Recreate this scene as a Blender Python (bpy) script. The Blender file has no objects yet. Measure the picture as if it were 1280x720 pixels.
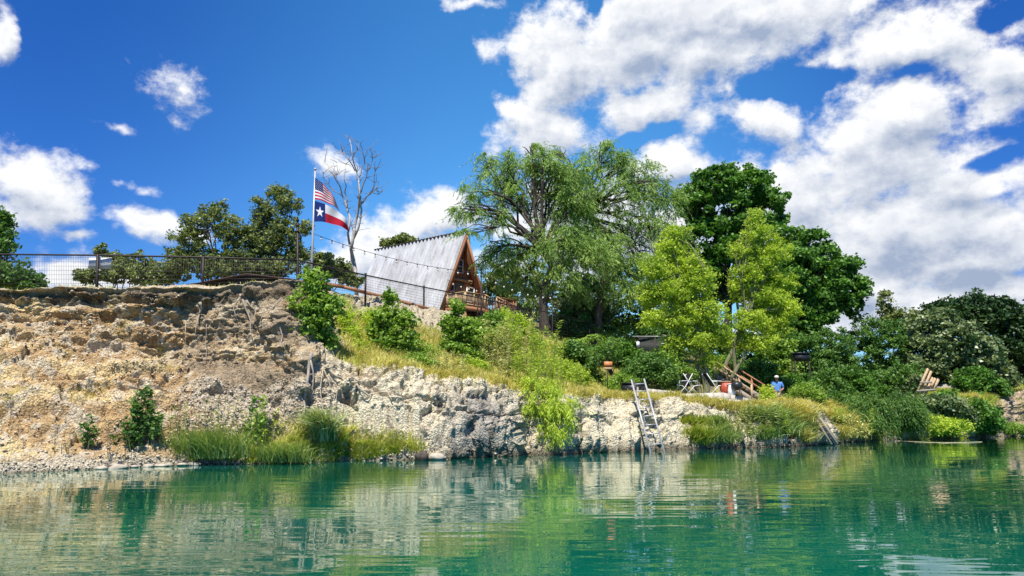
import bpy, math, random
import numpy as np
from mathutils import Vector, Matrix
R = math.radians
SC = bpy.context.scene
COL = SC.collection

# ------------------------------------------------------------------ camera, light, exposure
F, CX, CY, HCAM, HORIZ = 924.0, 640.0, 360.0, 1.5, 513.0
TH = math.atan((HORIZ - CY) / F)
cd = bpy.data.cameras.new('camera'); cam = bpy.data.objects.new('camera', cd); COL.objects.link(cam)
cd.sensor_width = 36; cd.lens = F / 1280 * 36; cd.clip_start = 0.05; cd.clip_end = 5000
cam.location = (0, 0, HCAM); cam.rotation_euler = (math.pi / 2 + TH, 0, 0); SC.camera = cam

SUN_EL, SUN_AZ = R(64), R(-168)            # azimuth from +Y towards +X
sdir = Vector((math.sin(SUN_AZ) * math.cos(SUN_EL), math.cos(SUN_AZ) * math.cos(SUN_EL), math.sin(SUN_EL)))
sl = bpy.data.lights.new('sun', 'SUN'); so = bpy.data.objects.new('sun', sl); COL.objects.link(so)
sl.energy = 4.4; sl.angle = R(0.5); sl.color = (1.0, 0.94, 0.83)
so.rotation_euler = sdir.to_track_quat('Z', 'Y').to_euler()
SC.view_settings.view_transform = 'Standard'; SC.view_settings.look = 'None'
SC.view_settings.exposure = 0.7; SC.view_settings.gamma = 1.0
SC.cycles.max_bounces = 6; SC.cycles.diffuse_bounces = 3; SC.cycles.glossy_bounces = 3
SC.cycles.transmission_bounces = 3; SC.cycles.transparent_max_bounces = 6
SC.cycles.caustics_reflective = False; SC.cycles.caustics_refractive = False

def azel(px, py):
    u, v = (px - CX) / F, (CY - py) / F
    d = Vector((u, math.cos(TH) - v * math.sin(TH), math.sin(TH) + v * math.cos(TH))).normalized()
    return math.atan2(d.x, d.y), math.asin(d.z)

class NT:
    def __init__(s, tree): s.t = tree; s.n = tree.nodes; s.l = tree.links
    def node(s, typ, **kw):
        n = s.n.new(typ)
        for k, v in kw.items(): setattr(n, k, v)
        return n
    def put(s, sock, v):
        if isinstance(v, bpy.types.NodeSocket): s.l.new(v, sock)
        else: sock.default_value = v
    def math(s, op, a, b=0.0, c=0.0, clamp=False):
        n = s.node('ShaderNodeMath', operation=op, use_clamp=clamp)
        s.put(n.inputs[0], a); s.put(n.inputs[1], b)
        if op in ('SMOOTH_MAX', 'SMOOTH_MIN', 'MULTIPLY_ADD'): s.put(n.inputs[2], c)
        return n.outputs[0]
    def rng(s, v, a, b, c=0.0, d=1.0, smooth=False):
        n = s.node('ShaderNodeMapRange')
        if smooth: n.interpolation_type = 'SMOOTHSTEP'
        s.put(n.inputs[0], v); s.put(n.inputs[1], a); s.put(n.inputs[2], b); s.put(n.inputs[3], c); s.put(n.inputs[4], d)
        return n.outputs[0]
    def mix(s, f, a, b, mode='MIX'):
        n = s.node('ShaderNodeMix', data_type='RGBA', blend_type=mode)
        s.put(n.inputs[0], f)
        for i, v in ((6, a), (7, b)):
            if isinstance(v, tuple) and len(v) == 3: v = (*v, 1)
            s.put(n.inputs[i], v)
        return n.outputs[2]
    def noise(s, vec, scale, detail=4, rough=0.55, dist=0.0):
        n = s.node('ShaderNodeTexNoise'); s.put(n.inputs['Vector'], vec)
        n.inputs['Scale'].default_value = scale; n.inputs['Detail'].default_value = detail
        n.inputs['Roughness'].default_value = rough; n.inputs['Distortion'].default_value = dist
        return n.outputs[0], n.outputs[1]
    def mapping(s, vec, loc=(0, 0, 0), rot=(0, 0, 0), sc=(1, 1, 1), typ='POINT'):
        n = s.node('ShaderNodeMapping', vector_type=typ); s.put(n.inputs[0], vec)
        n.inputs[1].default_value = loc; n.inputs[2].default_value = rot; n.inputs[3].default_value = sc
        return n.outputs[0]

# ---- sky with cumulus clouds (all in world direction space: azimuth, elevation)
CLOUDS = [  # px, py, rx, ry, rot(deg, + = right side down), weight
    (35, 232, 92, 52, 14, 1.0), (-10, 265, 60, 40, 0, .9), (178, 278, 58, 26, 10, .95), (240, 292, 30, 14, 10, .7),
    (110, 350, 95, 40, 0, 1.0), (8, 40, 24, 42, 0, .85), (205, 98, 36, 20, 25, .22), (218, 112, 24, 8, 25, .34),
    (150, 226, 26, 9, 8, .45), (95, 292, 26, 9, 8, .45), (185, 240, 16, 8, -8, .35), (148, 160, 22, 7, 5, .32), (105,205,14,6,5,.3),
    (548, 268, 66, 48, -18, 1.1), (490, 312, 90, 56, -14, 1.1), (440, 330, 60, 40, 0, .9), (418, 212, 34, 22, 0, .5), (590, 2, 50, 9, 0, .6),
    (640, 140, 60, 26, 35, .5), (625, 95, 20, 50, 0, .3), (700, 85, 75, 95, 0, 1.1), (690, 165, 95, 45, 0, 1.0), (790, 55, 160, 75, 0, 1.15), (930, 25, 190, 60, 0, 1.1),
    (800, 130, 90, 34, -10, .9), (845, 200, 55, 34, 10, .9), (955, 150, 68, 34, 18, .95), (910, 110, 30, 14, 20, .5),
    (1130, 140, 130, 60, 0, 1.1), (1180, 45, 130, 50, 10, .8), (1250, 90, 80, 40, 10, .9), (1080, 215, 170, 70, 0, 1.1),
    (1000, 270, 90, 80, 0, 1.0), (1180, 290, 180, 70, 0, 1.2), (1050, 350, 150, 60, 0, 1.1), (1230, 245, 70, 30, 0, .9),
    (1200, 375, 200, 44, -6, 1.2), (870, 70, 120, 50, 0, 1.1), (1110, 55, 110, 44, 5, 1.0), (1235, 130, 70, 40, 0, .9), (1190, 235, 120, 40, 0, 1.0), (1110, 300, 160, 90, 0, 1.2), (1200, 320, 140, 60, 0, 1.3), (1060, 170, 60, 50, 0, 1.0), (860, 20, 260, 50, 0, 1.2), (1000, 405, 160, 30, 0, .9), (760, 300, 240, 110, 0, .75), (930, 215, 60, 30, 10, .5), (880, 150, 40, 20, 20, .35),
    (1450, 150, 150, 120, 0, 1.0), (1500, 330, 200, 70, 0, 1.0), (-250, 200, 160, 60, 0, .9), (-300, 350, 200, 50, 0, .8),
]
GAPS = [(1243, 22, 50, 26, 0, .9), (990, 104, 90, 20, 0, .8), (1130, 92, 60, 12, -5, .6), (1245, 205, 60, 18, -8, .95), (800, 172, 60, 14, -10, .7), (905, 235, 30, 20, 0, .5), (560,150,60,120,0,.6), (738,5,16,16,0,.7)]
wd = bpy.data.worlds.new('World'); SC.world = wd; wd.use_nodes = True
w = NT(wd.node_tree); w.n.clear()
dens = bpy.data.node_groups.new('cloud_density', 'ShaderNodeTree')
dens.interface.new_socket('Vector', in_out='INPUT', socket_type='NodeSocketVector')
dens.interface.new_socket('Density', in_out='OUTPUT', socket_type='NodeSocketFloat')
g = NT(dens); gi = g.node('NodeGroupInput'); go = g.node('NodeGroupOutput')
p0 = gi.outputs[0]
_, wc = g.noise(p0, 14.0, 3, .6)
wv = g.node('ShaderNodeVectorMath', operation='MULTIPLY_ADD'); g.put(wv.inputs[0], wc)
wv.inputs[1].default_value = (.05, .036, 0)
off = g.node('ShaderNodeVectorMath', operation='ADD'); g.put(off.inputs[0], p0); off.inputs[1].default_value = (-.025, -.018, 0)
g.put(wv.inputs[2], off.outputs[0]); pw = wv.outputs[0]
def ell(px, py, rx, ry, rot, wt):
    a, e = azel(px, py)
    k = max(.25, math.cos(math.atan((px - CX) / F))) ; kk = k * k
    m = g.mapping(pw, (a, e, 0), (0, 0, -R(rot)), (rx / F * kk * 1.0, ry / F * k, 1), 'TEXTURE')
    ln = g.node('ShaderNodeVectorMath', operation='LENGTH'); g.put(ln.inputs[0], m)
    return g.math('MULTIPLY_ADD', ln.outputs['Value'], -wt, wt)
acc = None
for c in CLOUDS:
    v = ell(*c); acc = v if acc is None else g.math('SMOOTH_MAX', acc, v, .12)
acc = g.math('MAXIMUM', acc, -1.0)
gp = None
for c in GAPS:
    v = ell(*c); gp = v if gp is None else g.math('MAXIMUM', gp, v)
acc = g.math('SUBTRACT', acc, g.math('MAXIMUM', gp, 0.0))
n1, _ = g.noise(g.mapping(p0, sc=(1, 1.3, 1)), 15.0, 10, .64)
n2, _ = g.noise(g.mapping(p0, loc=(3, 1, 2), sc=(1, 1.5, 1)), 5.0, 3, .5)
d1 = g.math('MULTIPLY_ADD', g.math('SUBTRACT', n1, .5), 2.05, acc)
d1 = g.math('MULTIPLY_ADD', g.math('SUBTRACT', n2, .5), .7, d1)
g.put(go.inputs[0], d1)

tc = w.node('ShaderNodeTexCoord'); sx = w.node('ShaderNodeSeparateXYZ'); w.put(sx.inputs[0], tc.outputs['Generated'])
az = w.math('ARCTAN2', sx.outputs[0], sx.outputs[1]); el = w.math('ARCSINE', sx.outputs[2])
cb = w.node('ShaderNodeCombineXYZ'); w.put(cb.inputs[0], az); w.put(cb.inputs[1], el)
def dgrp(v):
    n = w.node('ShaderNodeGroup'); n.node_tree = dens; w.put(n.inputs[0], v); return n.outputs[0]
D0 = dgrp(cb.outputs[0])
D1 = dgrp(w.mapping(cb.outputs[0], loc=(-.008, .024, 0)))
sky = w.node('ShaderNodeTexSky', sky_type='NISHITA'); sky.sun_disc = False
sky.sun_elevation = SUN_EL; sky.sun_rotation = SUN_AZ; sky.air_density = 1.0; sky.dust_density = .35; sky.ozone_density = 2.2
hs = w.node('ShaderNodeHueSaturation'); w.put(hs.inputs['Color'], sky.outputs[0]); hs.inputs['Saturation'].default_value = 1.32
azf = w.rng(az, -.62, .0, 0, 1, True); azg = w.rng(az, .1, .65, 1, 0, True)
pale = w.math('MULTIPLY', azf, azg)
skyc = w.mix(1.0, hs.outputs[0], w.mix(pale, (.36, .62, 1.04), (1.05, 1.36, 1.46)), 'MULTIPLY')
cov = w.rng(D0, -.04, .54, 0, 1, True)
lit = w.rng(w.math('SUBTRACT', D0, D1), -.66, .40, 0, 1)
thick = w.rng(D0, .35, 1.3, 0, 1)
lo_, _ = w.noise(w.mapping(cb.outputs[0], loc=(7, 2, 0), sc=(1, 1.8, 1)), 5.5, 3, .55)
sh = w.math('SUBTRACT', lit, w.math('MULTIPLY', thick, w.rng(lo_, .35, .65, .08, .72)), clamp=True)
cc = w.mix(sh, (2.7, 3.3, 4.5), (8.0, 8.0, 8.0))
fin = w.mix(cov, skyc, cc)
bg = w.node('ShaderNodeBackground'); w.put(bg.inputs[0], fin); bg.inputs[1].default_value = .085
wo = w.node('ShaderNodeOutputWorld'); w.put(wo.inputs[0], bg.outputs[0])

# ------------------------------------------------------------------ helpers
rs = np.random.RandomState(7); random.seed(7)
def at(px, py, Y):
    u, v = (px - CX) / F, (CY - py) / F
    t = Y / (math.cos(TH) - v * math.sin(TH))
    return Vector((u * t, Y, HCAM + (math.sin(TH) + v * math.cos(TH)) * t))
def proj(P):
    P = np.asarray(P); X = P[..., 0]; Y = P[..., 1]; Z = P[..., 2] - HCAM
    d = Y * math.cos(TH) + Z * math.sin(TH); v = -Y * math.sin(TH) + Z * math.cos(TH)
    return CX + F * X / d, CY - F * v / d
def tag(o, label=None, cat=None, group=None, kind=None):
    if label: o['label'] = label
    if cat: o['category'] = cat
    if group: o['group'] = group
    if kind: o['kind'] = kind
    return o
def empty(name, loc, rz=0, label=None, cat=None, group=None):
    o = bpy.data.objects.new(name, None); COL.objects.link(o); o.location = loc; o.rotation_euler = (0, 0, rz)
    o.empty_display_size = .2
    return tag(o, label, cat, group)
def mesh_np(name, V, faces_flat, sizes, mat, parent=None, tint=None, smooth=False, mats=None, midx=None, color=None):
    """link one mesh object. V in world coords unless parent given with rotation (then local)."""
    V = np.asarray(V, dtype=np.float32).copy()
    if parent is not None and parent.get('_local') is None:
        V -= np.array(parent_loc(parent), dtype=np.float32)
    me = bpy.data.meshes.new(name)
    me.vertices.add(len(V)); me.vertices.foreach_set('co', V.ravel())
    faces_flat = np.asarray(faces_flat, dtype=np.int32).ravel(); sizes = np.asarray(sizes, dtype=np.int32)
    me.loops.add(len(faces_flat)); me.loops.foreach_set('vertex_index', faces_flat)
    me.polygons.add(len(sizes)); st = np.concatenate(([0], np.cumsum(sizes)[:-1])).astype(np.int32)
    me.polygons.foreach_set('loop_start', st); me.polygons.foreach_set('loop_total', sizes)
    if smooth: me.polygons.foreach_set('use_smooth', np.ones(len(sizes), dtype=bool))
    for m in (mats or [mat]): me.materials.append(m)
    if midx is not None: me.polygons.foreach_set('material_index', np.asarray(midx, dtype=np.int32))
    me.update(calc_edges=True)
    if tint is not None:
        a = me.attributes.new('tint', 'FLOAT', 'FACE'); a.data.foreach_set('value', np.asarray(tint, dtype=np.float32))
    if color is not None:
        a = me.attributes.new('Col', 'FLOAT_COLOR', 'POINT'); a.data.foreach_set('color', np.asarray(color, dtype=np.float32).ravel())
    o = bpy.data.objects.new(name, me); COL.objects.link(o)
    if parent is not None: o.parent = parent
    return o
def parent_loc(p):
    l = Vector(p.location)
    while p.parent is not None: p = p.parent; l = l + Vector(p.location)
    return tuple(l)

class MB:
    def __init__(s): s.v = []; s.f = []; s.m = []; s.cm = 0
    def add(s, vs, fs):
        b = len(s.v); s.v += [tuple(x) for x in vs]
        for f in fs: s.f.append([b + i for i in f]); s.m.append(s.cm)
    def box(s, c, size, M=None, jit=0):
        hx, hy, hz = size[0] / 2, size[1] / 2, size[2] / 2
        vs = [Vector((x * hx, y * hy, z * hz)) for z in (-1, 1) for y in (-1, 1) for x in (-1, 1)]
        if M is not None: vs = [M @ v for v in vs]
        vs = [v + Vector(c) + (Vector((random.uniform(-jit, jit), random.uniform(-jit, jit), random.uniform(-jit, jit))) if jit else Vector()) for v in vs]
        s.add(vs, [(0, 2, 3, 1), (4, 5, 7, 6), (0, 1, 5, 4), (2, 6, 7, 3), (0, 4, 6, 2), (1, 3, 7, 5)])
    def beam(s, a, b, wd_, ht, up=Vector((0, 0, 1))):
        a, b = Vector(a), Vector(b); d = b - a; L = d.length; d.normalize()
        side = d.cross(up)
        if side.length < 1e-4: side = d.cross(Vector((0, 1, 0)))
        side.normalize(); u2 = side.cross(d)
        M = Matrix((side, d, u2)).transposed()
        s.box((a + b) / 2, (wd_, L, ht), M)
    def tube(s, pts, rad, n=8, cap=True):
        pts = [Vector(p) for p in pts]
        if not isinstance(rad, (list, tuple)): rad = [rad] * len(pts)
        base = len(s.v); prev = None
        for i, p in enumerate(pts):
            d = (pts[min(i + 1, len(pts) - 1)] - pts[max(i - 1, 0)])
            if d.length < 1e-9: d = Vector((0, 0, 1))
            d.normalize()
            if prev is None:
                side = d.cross(Vector((0, 0, 1)));
                if side.length < .05: side = d.cross(Vector((0, 1, 0)))
            else:
                side = prev - d * prev.dot(d)
                if side.length < 1e-5: side = d.cross(Vector((0, 1, 0)))
            side.normalize(); prev = side; o = d.cross(side)
            for k in range(n):
                t = 2 * math.pi * k / n
                s.v.append(tuple(p + (side * math.cos(t) + o * math.sin(t)) * rad[i]))
        for i in range(len(pts) - 1):
            for k in range(n):
                a = base + i * n + k; b = base + i * n + (k + 1) % n
                s.f.append([a, b, b + n, a + n]); s.m.append(s.cm)
        if cap:
            s.f.append([base + k for k in range(n)][::-1]); s.m.append(s.cm)
            e = base + (len(pts) - 1) * n; s.f.append([e + k for k in range(n)]); s.m.append(s.cm)
    def build(s, name, mat, parent=None, smooth=False, mats=None):
        fl = [i for f in s.f for i in f]
        return mesh_np(name, s.v, fl, [len(f) for f in s.f], mat, parent, smooth=smooth, mats=mats, midx=s.m if mats else None)

# numpy perlin noise
_p = np.random.RandomState(11).permutation(512).astype(np.int64); _p = np.concatenate([_p, _p, _p])
_g = np.random.RandomState(12).normal(size=(512, 3)); _g /= np.linalg.norm(_g, axis=1)[:, None]
def perlin(P):
    P = np.asarray(P, dtype=np.float64); I = np.floor(P).astype(np.int64); Fv = P - I; I &= 511
    u = Fv * Fv * Fv * (Fv * (Fv * 6 - 15) + 10); out = 0
    for dx in (0, 1):
        for dy in (0, 1):
            for dz in (0, 1):
                h = _p[_p[_p[(I[..., 0] + dx) & 511] + ((I[..., 1] + dy) & 511)] % 512 + ((I[..., 2] + dz) & 511)] % 512
                gr = _g[h]
                d = gr[..., 0] * (Fv[..., 0] - dx) + gr[..., 1] * (Fv[..., 1] - dy) + gr[..., 2] * (Fv[..., 2] - dz)
                wt = (u[..., 0] if dx else 1 - u[..., 0]) * (u[..., 1] if dy else 1 - u[..., 1]) * (u[..., 2] if dz else 1 - u[..., 2])
                out = out + d * wt
    return out * 1.6
def fbm(P, o=4, g_=.5, ridged=False):
    P = np.asarray(P); s_ = 0; a = 1; t = 0
    for i in range(o):
        n = perlin(P * 2 ** i + i * 17.3)
        if ridged: n = 1 - 2 * np.abs(n)
        s_ = s_ + a * n; t += a; a *= g_
    return s_ / t
def cells(P, seed=0):
    """distance to nearest cell point, vectorised; also an id hash"""
    P = np.asarray(P); I = np.floor(P).astype(np.int64); best = np.full(P.shape[:-1], 9.); bid = np.zeros(P.shape[:-1])
    for dx in (-1, 0, 1):
        for dy in (-1, 0, 1):
            for dz in (-1, 0, 1):
                C_ = I + np.array([dx, dy, dz]); h = _p[_p[_p[(C_[..., 0] + seed) & 511] + (C_[..., 1] & 511)] % 512 + (C_[..., 2] & 511)] % 512
                pt = C_ + .5 + .45 * _g[h]; d = np.linalg.norm(P - pt, axis=-1)
                m = d < best; best = np.where(m, d, best); bid = np.where(m, h / 512., bid)
    return best, bid

# ------------------------------------------------------------------ materials
def mat_new(name):
    m = bpy.data.materials.new(name); m.use_nodes = True; t = NT(m.node_tree); t.n.clear()
    o = t.node('ShaderNodeOutputMaterial'); b = t.node('ShaderNodeBsdfPrincipled'); t.put(o.inputs[0], b.outputs[0])
    return m, t, b, o
def mat(name, col, rough=.7, metal=0.0, var=.25, scale=8.0, bump=.0, spec=.4, stretch=(1, 1, 1)):
    m, t, b, o = mat_new(name)
    tc_ = t.node('ShaderNodeTexCoord'); v = t.mapping(tc_.outputs['Object'], sc=stretch)
    n, _ = t.noise(v, scale, 5, .6)
    k = t.rng(n, .3, .7, 1 - var, 1 + var)
    sc_ = t.node('ShaderNodeVectorMath', operation='SCALE'); sc_.inputs[0].default_value = col; t.put(sc_.inputs[3], k)
    t.put(b.inputs['Base Color'], sc_.outputs[0]); b.inputs['Roughness'].default_value = rough; b.inputs['Metallic'].default_value = metal
    b.inputs['Specular IOR Level'].default_value = spec
    if bump:
        bn = t.node('ShaderNodeBump'); bn.inputs['Strength'].default_value = .8; bn.inputs['Distance'].default_value = bump
        t.put(bn.inputs['Height'], n); t.put(b.inputs['Normal'], bn.outputs[0])
    return m
def leaf_mat(name, c0, c1, trans=.32, rough=.5):
    m, t, b, o = mat_new(name)
    a = t.node('ShaderNodeAttribute', attribute_name='tint')
    c = t.mix(a.outputs['Fac'], c0, c1)
    t.put(b.inputs['Base Color'], c); b.inputs['Roughness'].default_value = rough; b.inputs['Specular IOR Level'].default_value = .35
    tr = t.node('ShaderNodeBsdfTranslucent')
    c2 = t.mix(1.0, c, (1.15, 1.25, .55), 'MULTIPLY'); t.put(tr.inputs[0], c2)
    mx = t.node('ShaderNodeMixShader'); mx.inputs[0].default_value = trans
    t.put(mx.inputs[1], b.outputs[0]); t.put(mx.inputs[2], tr.outputs[0]); t.put(o.inputs[0], mx.outputs[0])
    return m
M = {}
M['willow'] = leaf_mat('willow_leaf', (.16, .29, .06), (.42, .56, .15))
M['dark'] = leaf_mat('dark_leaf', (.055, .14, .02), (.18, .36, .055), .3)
M['lime'] = leaf_mat('lime_leaf', (.30, .43, .04), (.60, .70, .09), .38)
M['bright'] = leaf_mat('bright_leaf', (.13, .26, .03), (.38, .52, .09), .34)
M['olive'] = leaf_mat('olive_leaf', (.11, .16, .04), (.32, .36, .12), .25)
M['mid'] = leaf_mat('mid_leaf', (.055, .15, .025), (.17, .30, .06), .3)
M['pale'] = leaf_mat('pale_leaf', (.05, .11, .03), (.34, .40, .18), .2, .38)
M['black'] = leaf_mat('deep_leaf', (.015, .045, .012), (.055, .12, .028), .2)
M['reed'] = leaf_mat('reed_blade', (.16, .27, .05), (.52, .58, .22), .35)
M['reedpale'] = leaf_mat('pale_reed_blade', (.16, .24, .05), (.72, .74, .42), .3)
M['dry'] = leaf_mat('dry_grass_blade', (.48, .42, .08), (.80, .70, .26), .3)
M['grass'] = leaf_mat('grass_blade', (.24, .34, .03), (.55, .56, .10), .35)
M['weed'] = leaf_mat('weed_leaf', (.34, .38, .10), (.66, .62, .24), .3)
M['fernred'] = leaf_mat('dead_frond', (.22, .13, .06), (.45, .30, .14), .2)
M['bark'] = mat('bark', (.075, .06, .048), .9, var=.5, scale=9, bump=.04, stretch=(1, 1, .2))
M['barkpale'] = mat('pale_bark', (.42, .38, .33), .9, var=.35, scale=12, bump=.02, stretch=(1, 1, .25))
M['barklime'] = mat('grey_green_bark', (.19, .19, .10), .9, var=.4, scale=10, bump=.02, stretch=(1, 1, .2))
M['root'] = mat('root_wood', (.42, .36, .27), .9, var=.3, scale=14, bump=.01)
M['rust'] = mat('painted_black_steel', (.035, .026, .024), .55, .3, var=.4, scale=12)
M['wire'] = mat('fence_wire', (.09, .085, .085), .5, .6, var=.2)
M['alu'] = mat('weathered_aluminium', (.46, .46, .45), .45, .25, var=.2, scale=20)
M['white'] = mat('white_paint', (.78, .78, .76), .5, var=.05)
M['wood'] = mat('stained_wood', (.34, .15, .07), .65, var=.4, scale=5, bump=.006, stretch=(1, 1, 6))
M['woodgrey'] = mat('grey_wood', (.33, .29, .24), .85, var=.35, scale=6, bump=.01, stretch=(4, 1, 4))
M['woodtan'] = mat('tan_wood', (.48, .34, .20), .75, var=.3, scale=6, bump=.006, stretch=(3, 3, 1))
M['door'] = mat('orange_door', (.50, .23, .07), .55, var=.2, scale=5)
M['glass'] = mat('window_glass', (.05, .09, .11), .08, var=.2, scale=2, spec=.8)
M['concrete'] = mat('concrete', (.50, .46, .39), .9, var=.3, scale=3, bump=.01)
M['brownmetal'] = mat('brown_metal', (.10, .06, .05), .85, .0, spec=.1, var=.35, scale=3, stretch=(1, 5, 1))
M['cord'] = mat('black_cord', (.02, .02, .02), .5)
M['rope'] = mat('pale_rope', (.55, .50, .30), .8, var=.2, scale=20)
M['blackplastic'] = mat('black_plastic', (.02, .022, .025), .4)
M['red'] = mat('red_paint', (.42, .07, .03), .5, var=.3)
M['orangesign'] = mat('orange_sign', (.62, .22, .08), .5, var=.15)
M['rock'] = mat('limestone_boulder', (.40, .355, .28), .9, var=.35, scale=7, bump=.03)
M['skin'] = mat('skin', (.42, .23, .15), .55, var=.08)
M['blue'] = mat('blue_shirt', (.09, .25, .62), .8, var=.2, scale=6)
M['cap'] = mat('pale_cap', (.62, .60, .54), .8, var=.1)
M['short'] = mat('khaki_cloth', (.38, .34, .27), .85, var=.15)
M['shoe'] = mat('dark_shoe', (.05, .04, .035), .6)
M['bulb'] = mat('frosted_bulb', (.75, .72, .62), .2, var=.05)

# ------------------------------------------------------------------ terrain (one sheet)
# per column: px, water py, then (py, Y) x6 : toe, low face, mid face, lip, upper slope, plateau edge ; then (Z,Y) plateau, (Z,Y) back
T = [
 (0, 592, (576, 18.4), (520, 19.7), (452, 21.2), (436, 22.4), (385, 23.0), (363, 23.0), (5.5, 26), (6.0, 60)),
 (90, 588, (574, 19.4), (520, 20.6), (465, 21.6), (440, 22.6), (400, 23.3), (361, 23.5), (5.6, 26), (6.0, 60)),
 (170, 584, (571, 20.3), (520, 21.3), (470, 22.2), (430, 23.0), (400, 23.5), (362, 23.8), (5.6, 26), (6.0, 60)),
 (225, 580, (571, 21.0), (530, 21.6), (492, 22.6), (455, 24.0), (400, 24.3), (361, 24.4), (5.7, 27), (6.0, 60)),
 (270, 579, (571, 21.3), (525, 21.9), (490, 22.9), (460, 24.2), (400, 24.5), (361, 24.6), (5.8, 27), (6.0, 60)),
 (325, 578, (571, 21.6), (530, 22.2), (500, 23.1), (455, 24.1), (400, 24.4), (355, 24.8), (6.0, 27.5), (6.0, 60)),
 (352, 577, (572, 21.8), (520, 22.9), (480, 23.3), (440, 23.5), (395, 24.0), (355, 25.0), (6.1, 28), (6.0, 60)),
 (378, 577, (570, 22.1), (520, 23.0), (480, 23.2), (445, 23.4), (405, 24.2), (358, 25.8), (6.1, 29), (6.3, 60)),
 (400, 576, (569, 22.3), (520, 23.1), (480, 23.4), (452, 23.8), (412, 25.6), (364, 27.6), (6.5, 33), (7.0, 60)),
 (440, 574, (565, 23.1), (525, 23.6), (490, 23.8), (458, 24.2), (416, 27.4), (370, 31.0), (7.2, 38), (9.3, 60)),
 (480, 573, (565, 23.2), (525, 23.6), (490, 23.9), (462, 24.4), (424, 28.5), (376, 34.0), (7.2, 42), (9.3, 60)),
 (530, 573, (566, 23.3), (535, 23.6), (500, 24.1), (469, 24.9), (436, 29.0), (384, 37.5), (7.2, 44), (9.3, 60)),
 (585, 570, (566, 24.3), (545, 24.1), (510, 24.5), (477, 25.3), (446, 29.5), (397, 40.0), (7.0, 46), (9.4, 62)),
 (640, 568, (562, 25.7), (545, 25.0), (515, 25.3), (487, 26.0), (456, 31.0), (410, 43.0), (6.9, 49), (9.5, 64)),
 (655, 568, (562, 25.8), (545, 25.9), (515, 26.1), (490, 26.4), (458, 31.5), (412, 44.0), (6.8, 50), (9.3, 64)),
 (700, 567, (561, 26.3), (540, 26.3), (515, 26.5), (495, 27.0), (470, 33.0), (424, 47.0), (6.4, 52), (8.8, 66)),
 (760, 564, (558, 27.9), (540, 28.0), (515, 28.4), (497, 29.0), (492, 33.5), (445, 50.0), (5.8, 56), (8.2, 68)),
 (850, 561, (556, 29.4), (540, 29.7), (518, 30.2), (502, 31.0), (495, 36.0), (455, 52.0), (5.2, 58), (7.2, 70)),
 (950, 559, (553, 31.0), (543, 31.2), (526, 31.6), (511, 32.4), (506, 40.0), (465, 54.0), (4.8, 60), (6.0, 72)),
 (1005, 557, (551, 32.0), (540, 32.4), (522, 33.0), (507, 34.0), (502, 40.0), (465, 55.0), (4.8, 62), (6.0, 74)),
 (1040, 554, (549, 34.9), (540, 35.3), (532, 35.9), (522, 36.8), (508, 41.0), (465, 56.0), (4.8, 64), (6.0, 76)),
 (1100, 549, (545, 39.0), (538, 39.5), (530, 40.2), (520, 41.0), (505, 45.0), (470, 58.0), (4.8, 66), (6.0, 78)),
 (1180, 548, (543, 40.2), (533, 40.8), (520, 41.4), (508, 42.5), (492, 47.0), (470, 60.0), (5.0, 68), (6.0, 80)),
 (1240, 545, (540, 43.5), (526, 44.3), (508, 45.0), (495, 46.5), (488, 50.0), (468, 62.0), (5.0, 70), (6.0, 82)),
 (1290, 543, (538, 46.3), (524, 47.2), (505, 48.2), (491, 50.0), (484, 54.0), (465, 66.0), (5.2, 74), (6.0, 86)),
]
tp = np.array([t[0] for t in T], float)
KR = []
for t in T:
    pts = []
    wy = HCAM * F / (t[1] - HORIZ)
    # exact waterline intersection
    u, v = 0, (CY - t[1]) / F
    wy = HCAM * (math.cos(TH) - v * math.sin(TH)) / -(math.sin(TH) + v * math.cos(TH))
    pts.append((wy - 1.2, -1.2)); pts.append((wy, 0.0))
    for (py, Y) in t[2:8]: p_ = at(t[0], py, Y); pts.append((p_.y, p_.z))
    pts.append((t[8][1], t[8][0])); pts.append((t[9][1], t[9][0])); pts.append((190., 6.5)); pts.append((1800., 8.))
    KR.append(pts)
KR = np.array(KR)                                   # (ncol, 12, 2)
cols = np.concatenate([np.linspace(-900, -60, 60, endpoint=False), np.arange(-60, 1340, 1.5), np.linspace(1340, 2200, 60)])
cu = (cols - CX) / (F)                          # X/Y ratio is about this
SEG = [3, 12, 44, 50, 26, 52, 56, 8, 10, 8, 6]
prof = np.zeros((len(cols), 12, 2))
for k in range(12):
    for c in range(2): prof[:, k, c] = np.interp(cols, tp, KR[:, k, c])
ker = np.exp(-np.linspace(-2, 2, 9) ** 2); ker /= ker.sum()
for k in range(12):
    for c in range(2):
        e = np.pad(prof[:, k, c], 4, mode='edge'); prof[:, k, c] = np.convolve(e, ker, 'valid')
# off to the left the bank keeps running on; it curls nearer at the far left, recedes at the far right
ext = np.clip((cols - 1290) / 900, 0, 1); prof[:, :10, 0] += (ext * 30)[:, None]
rowsT = []; rowk = []
for k, n in enumerate(SEG):
    for i in range(n): rowsT.append((k, i / n)); rowk.append(k + i / n)
rowsT.append((10, 1.0)); rowk.append(11.0); rowk = np.array(rowk)
NR, NC = len(rowsT), len(cols)
G = np.zeros((NR, NC, 3))
for r, (k, f) in enumerate(rowsT):
    yz = prof[:, k] * (1 - f) + prof[:, k + 1] * f
    G[r, :, 1] = yz[:, 0]; G[r, :, 2] = yz[:, 1]
    G[r, :, 0] = cu * (yz[:, 0] * math.cos(TH) + np.clip(yz[:, 1] - HCAM, -5, 8) * math.sin(TH))
PXc = np.broadcast_to(cols[None, :], (NR, NC)); KK = np.broadcast_to(rowk[:, None], (NR, NC))
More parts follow.
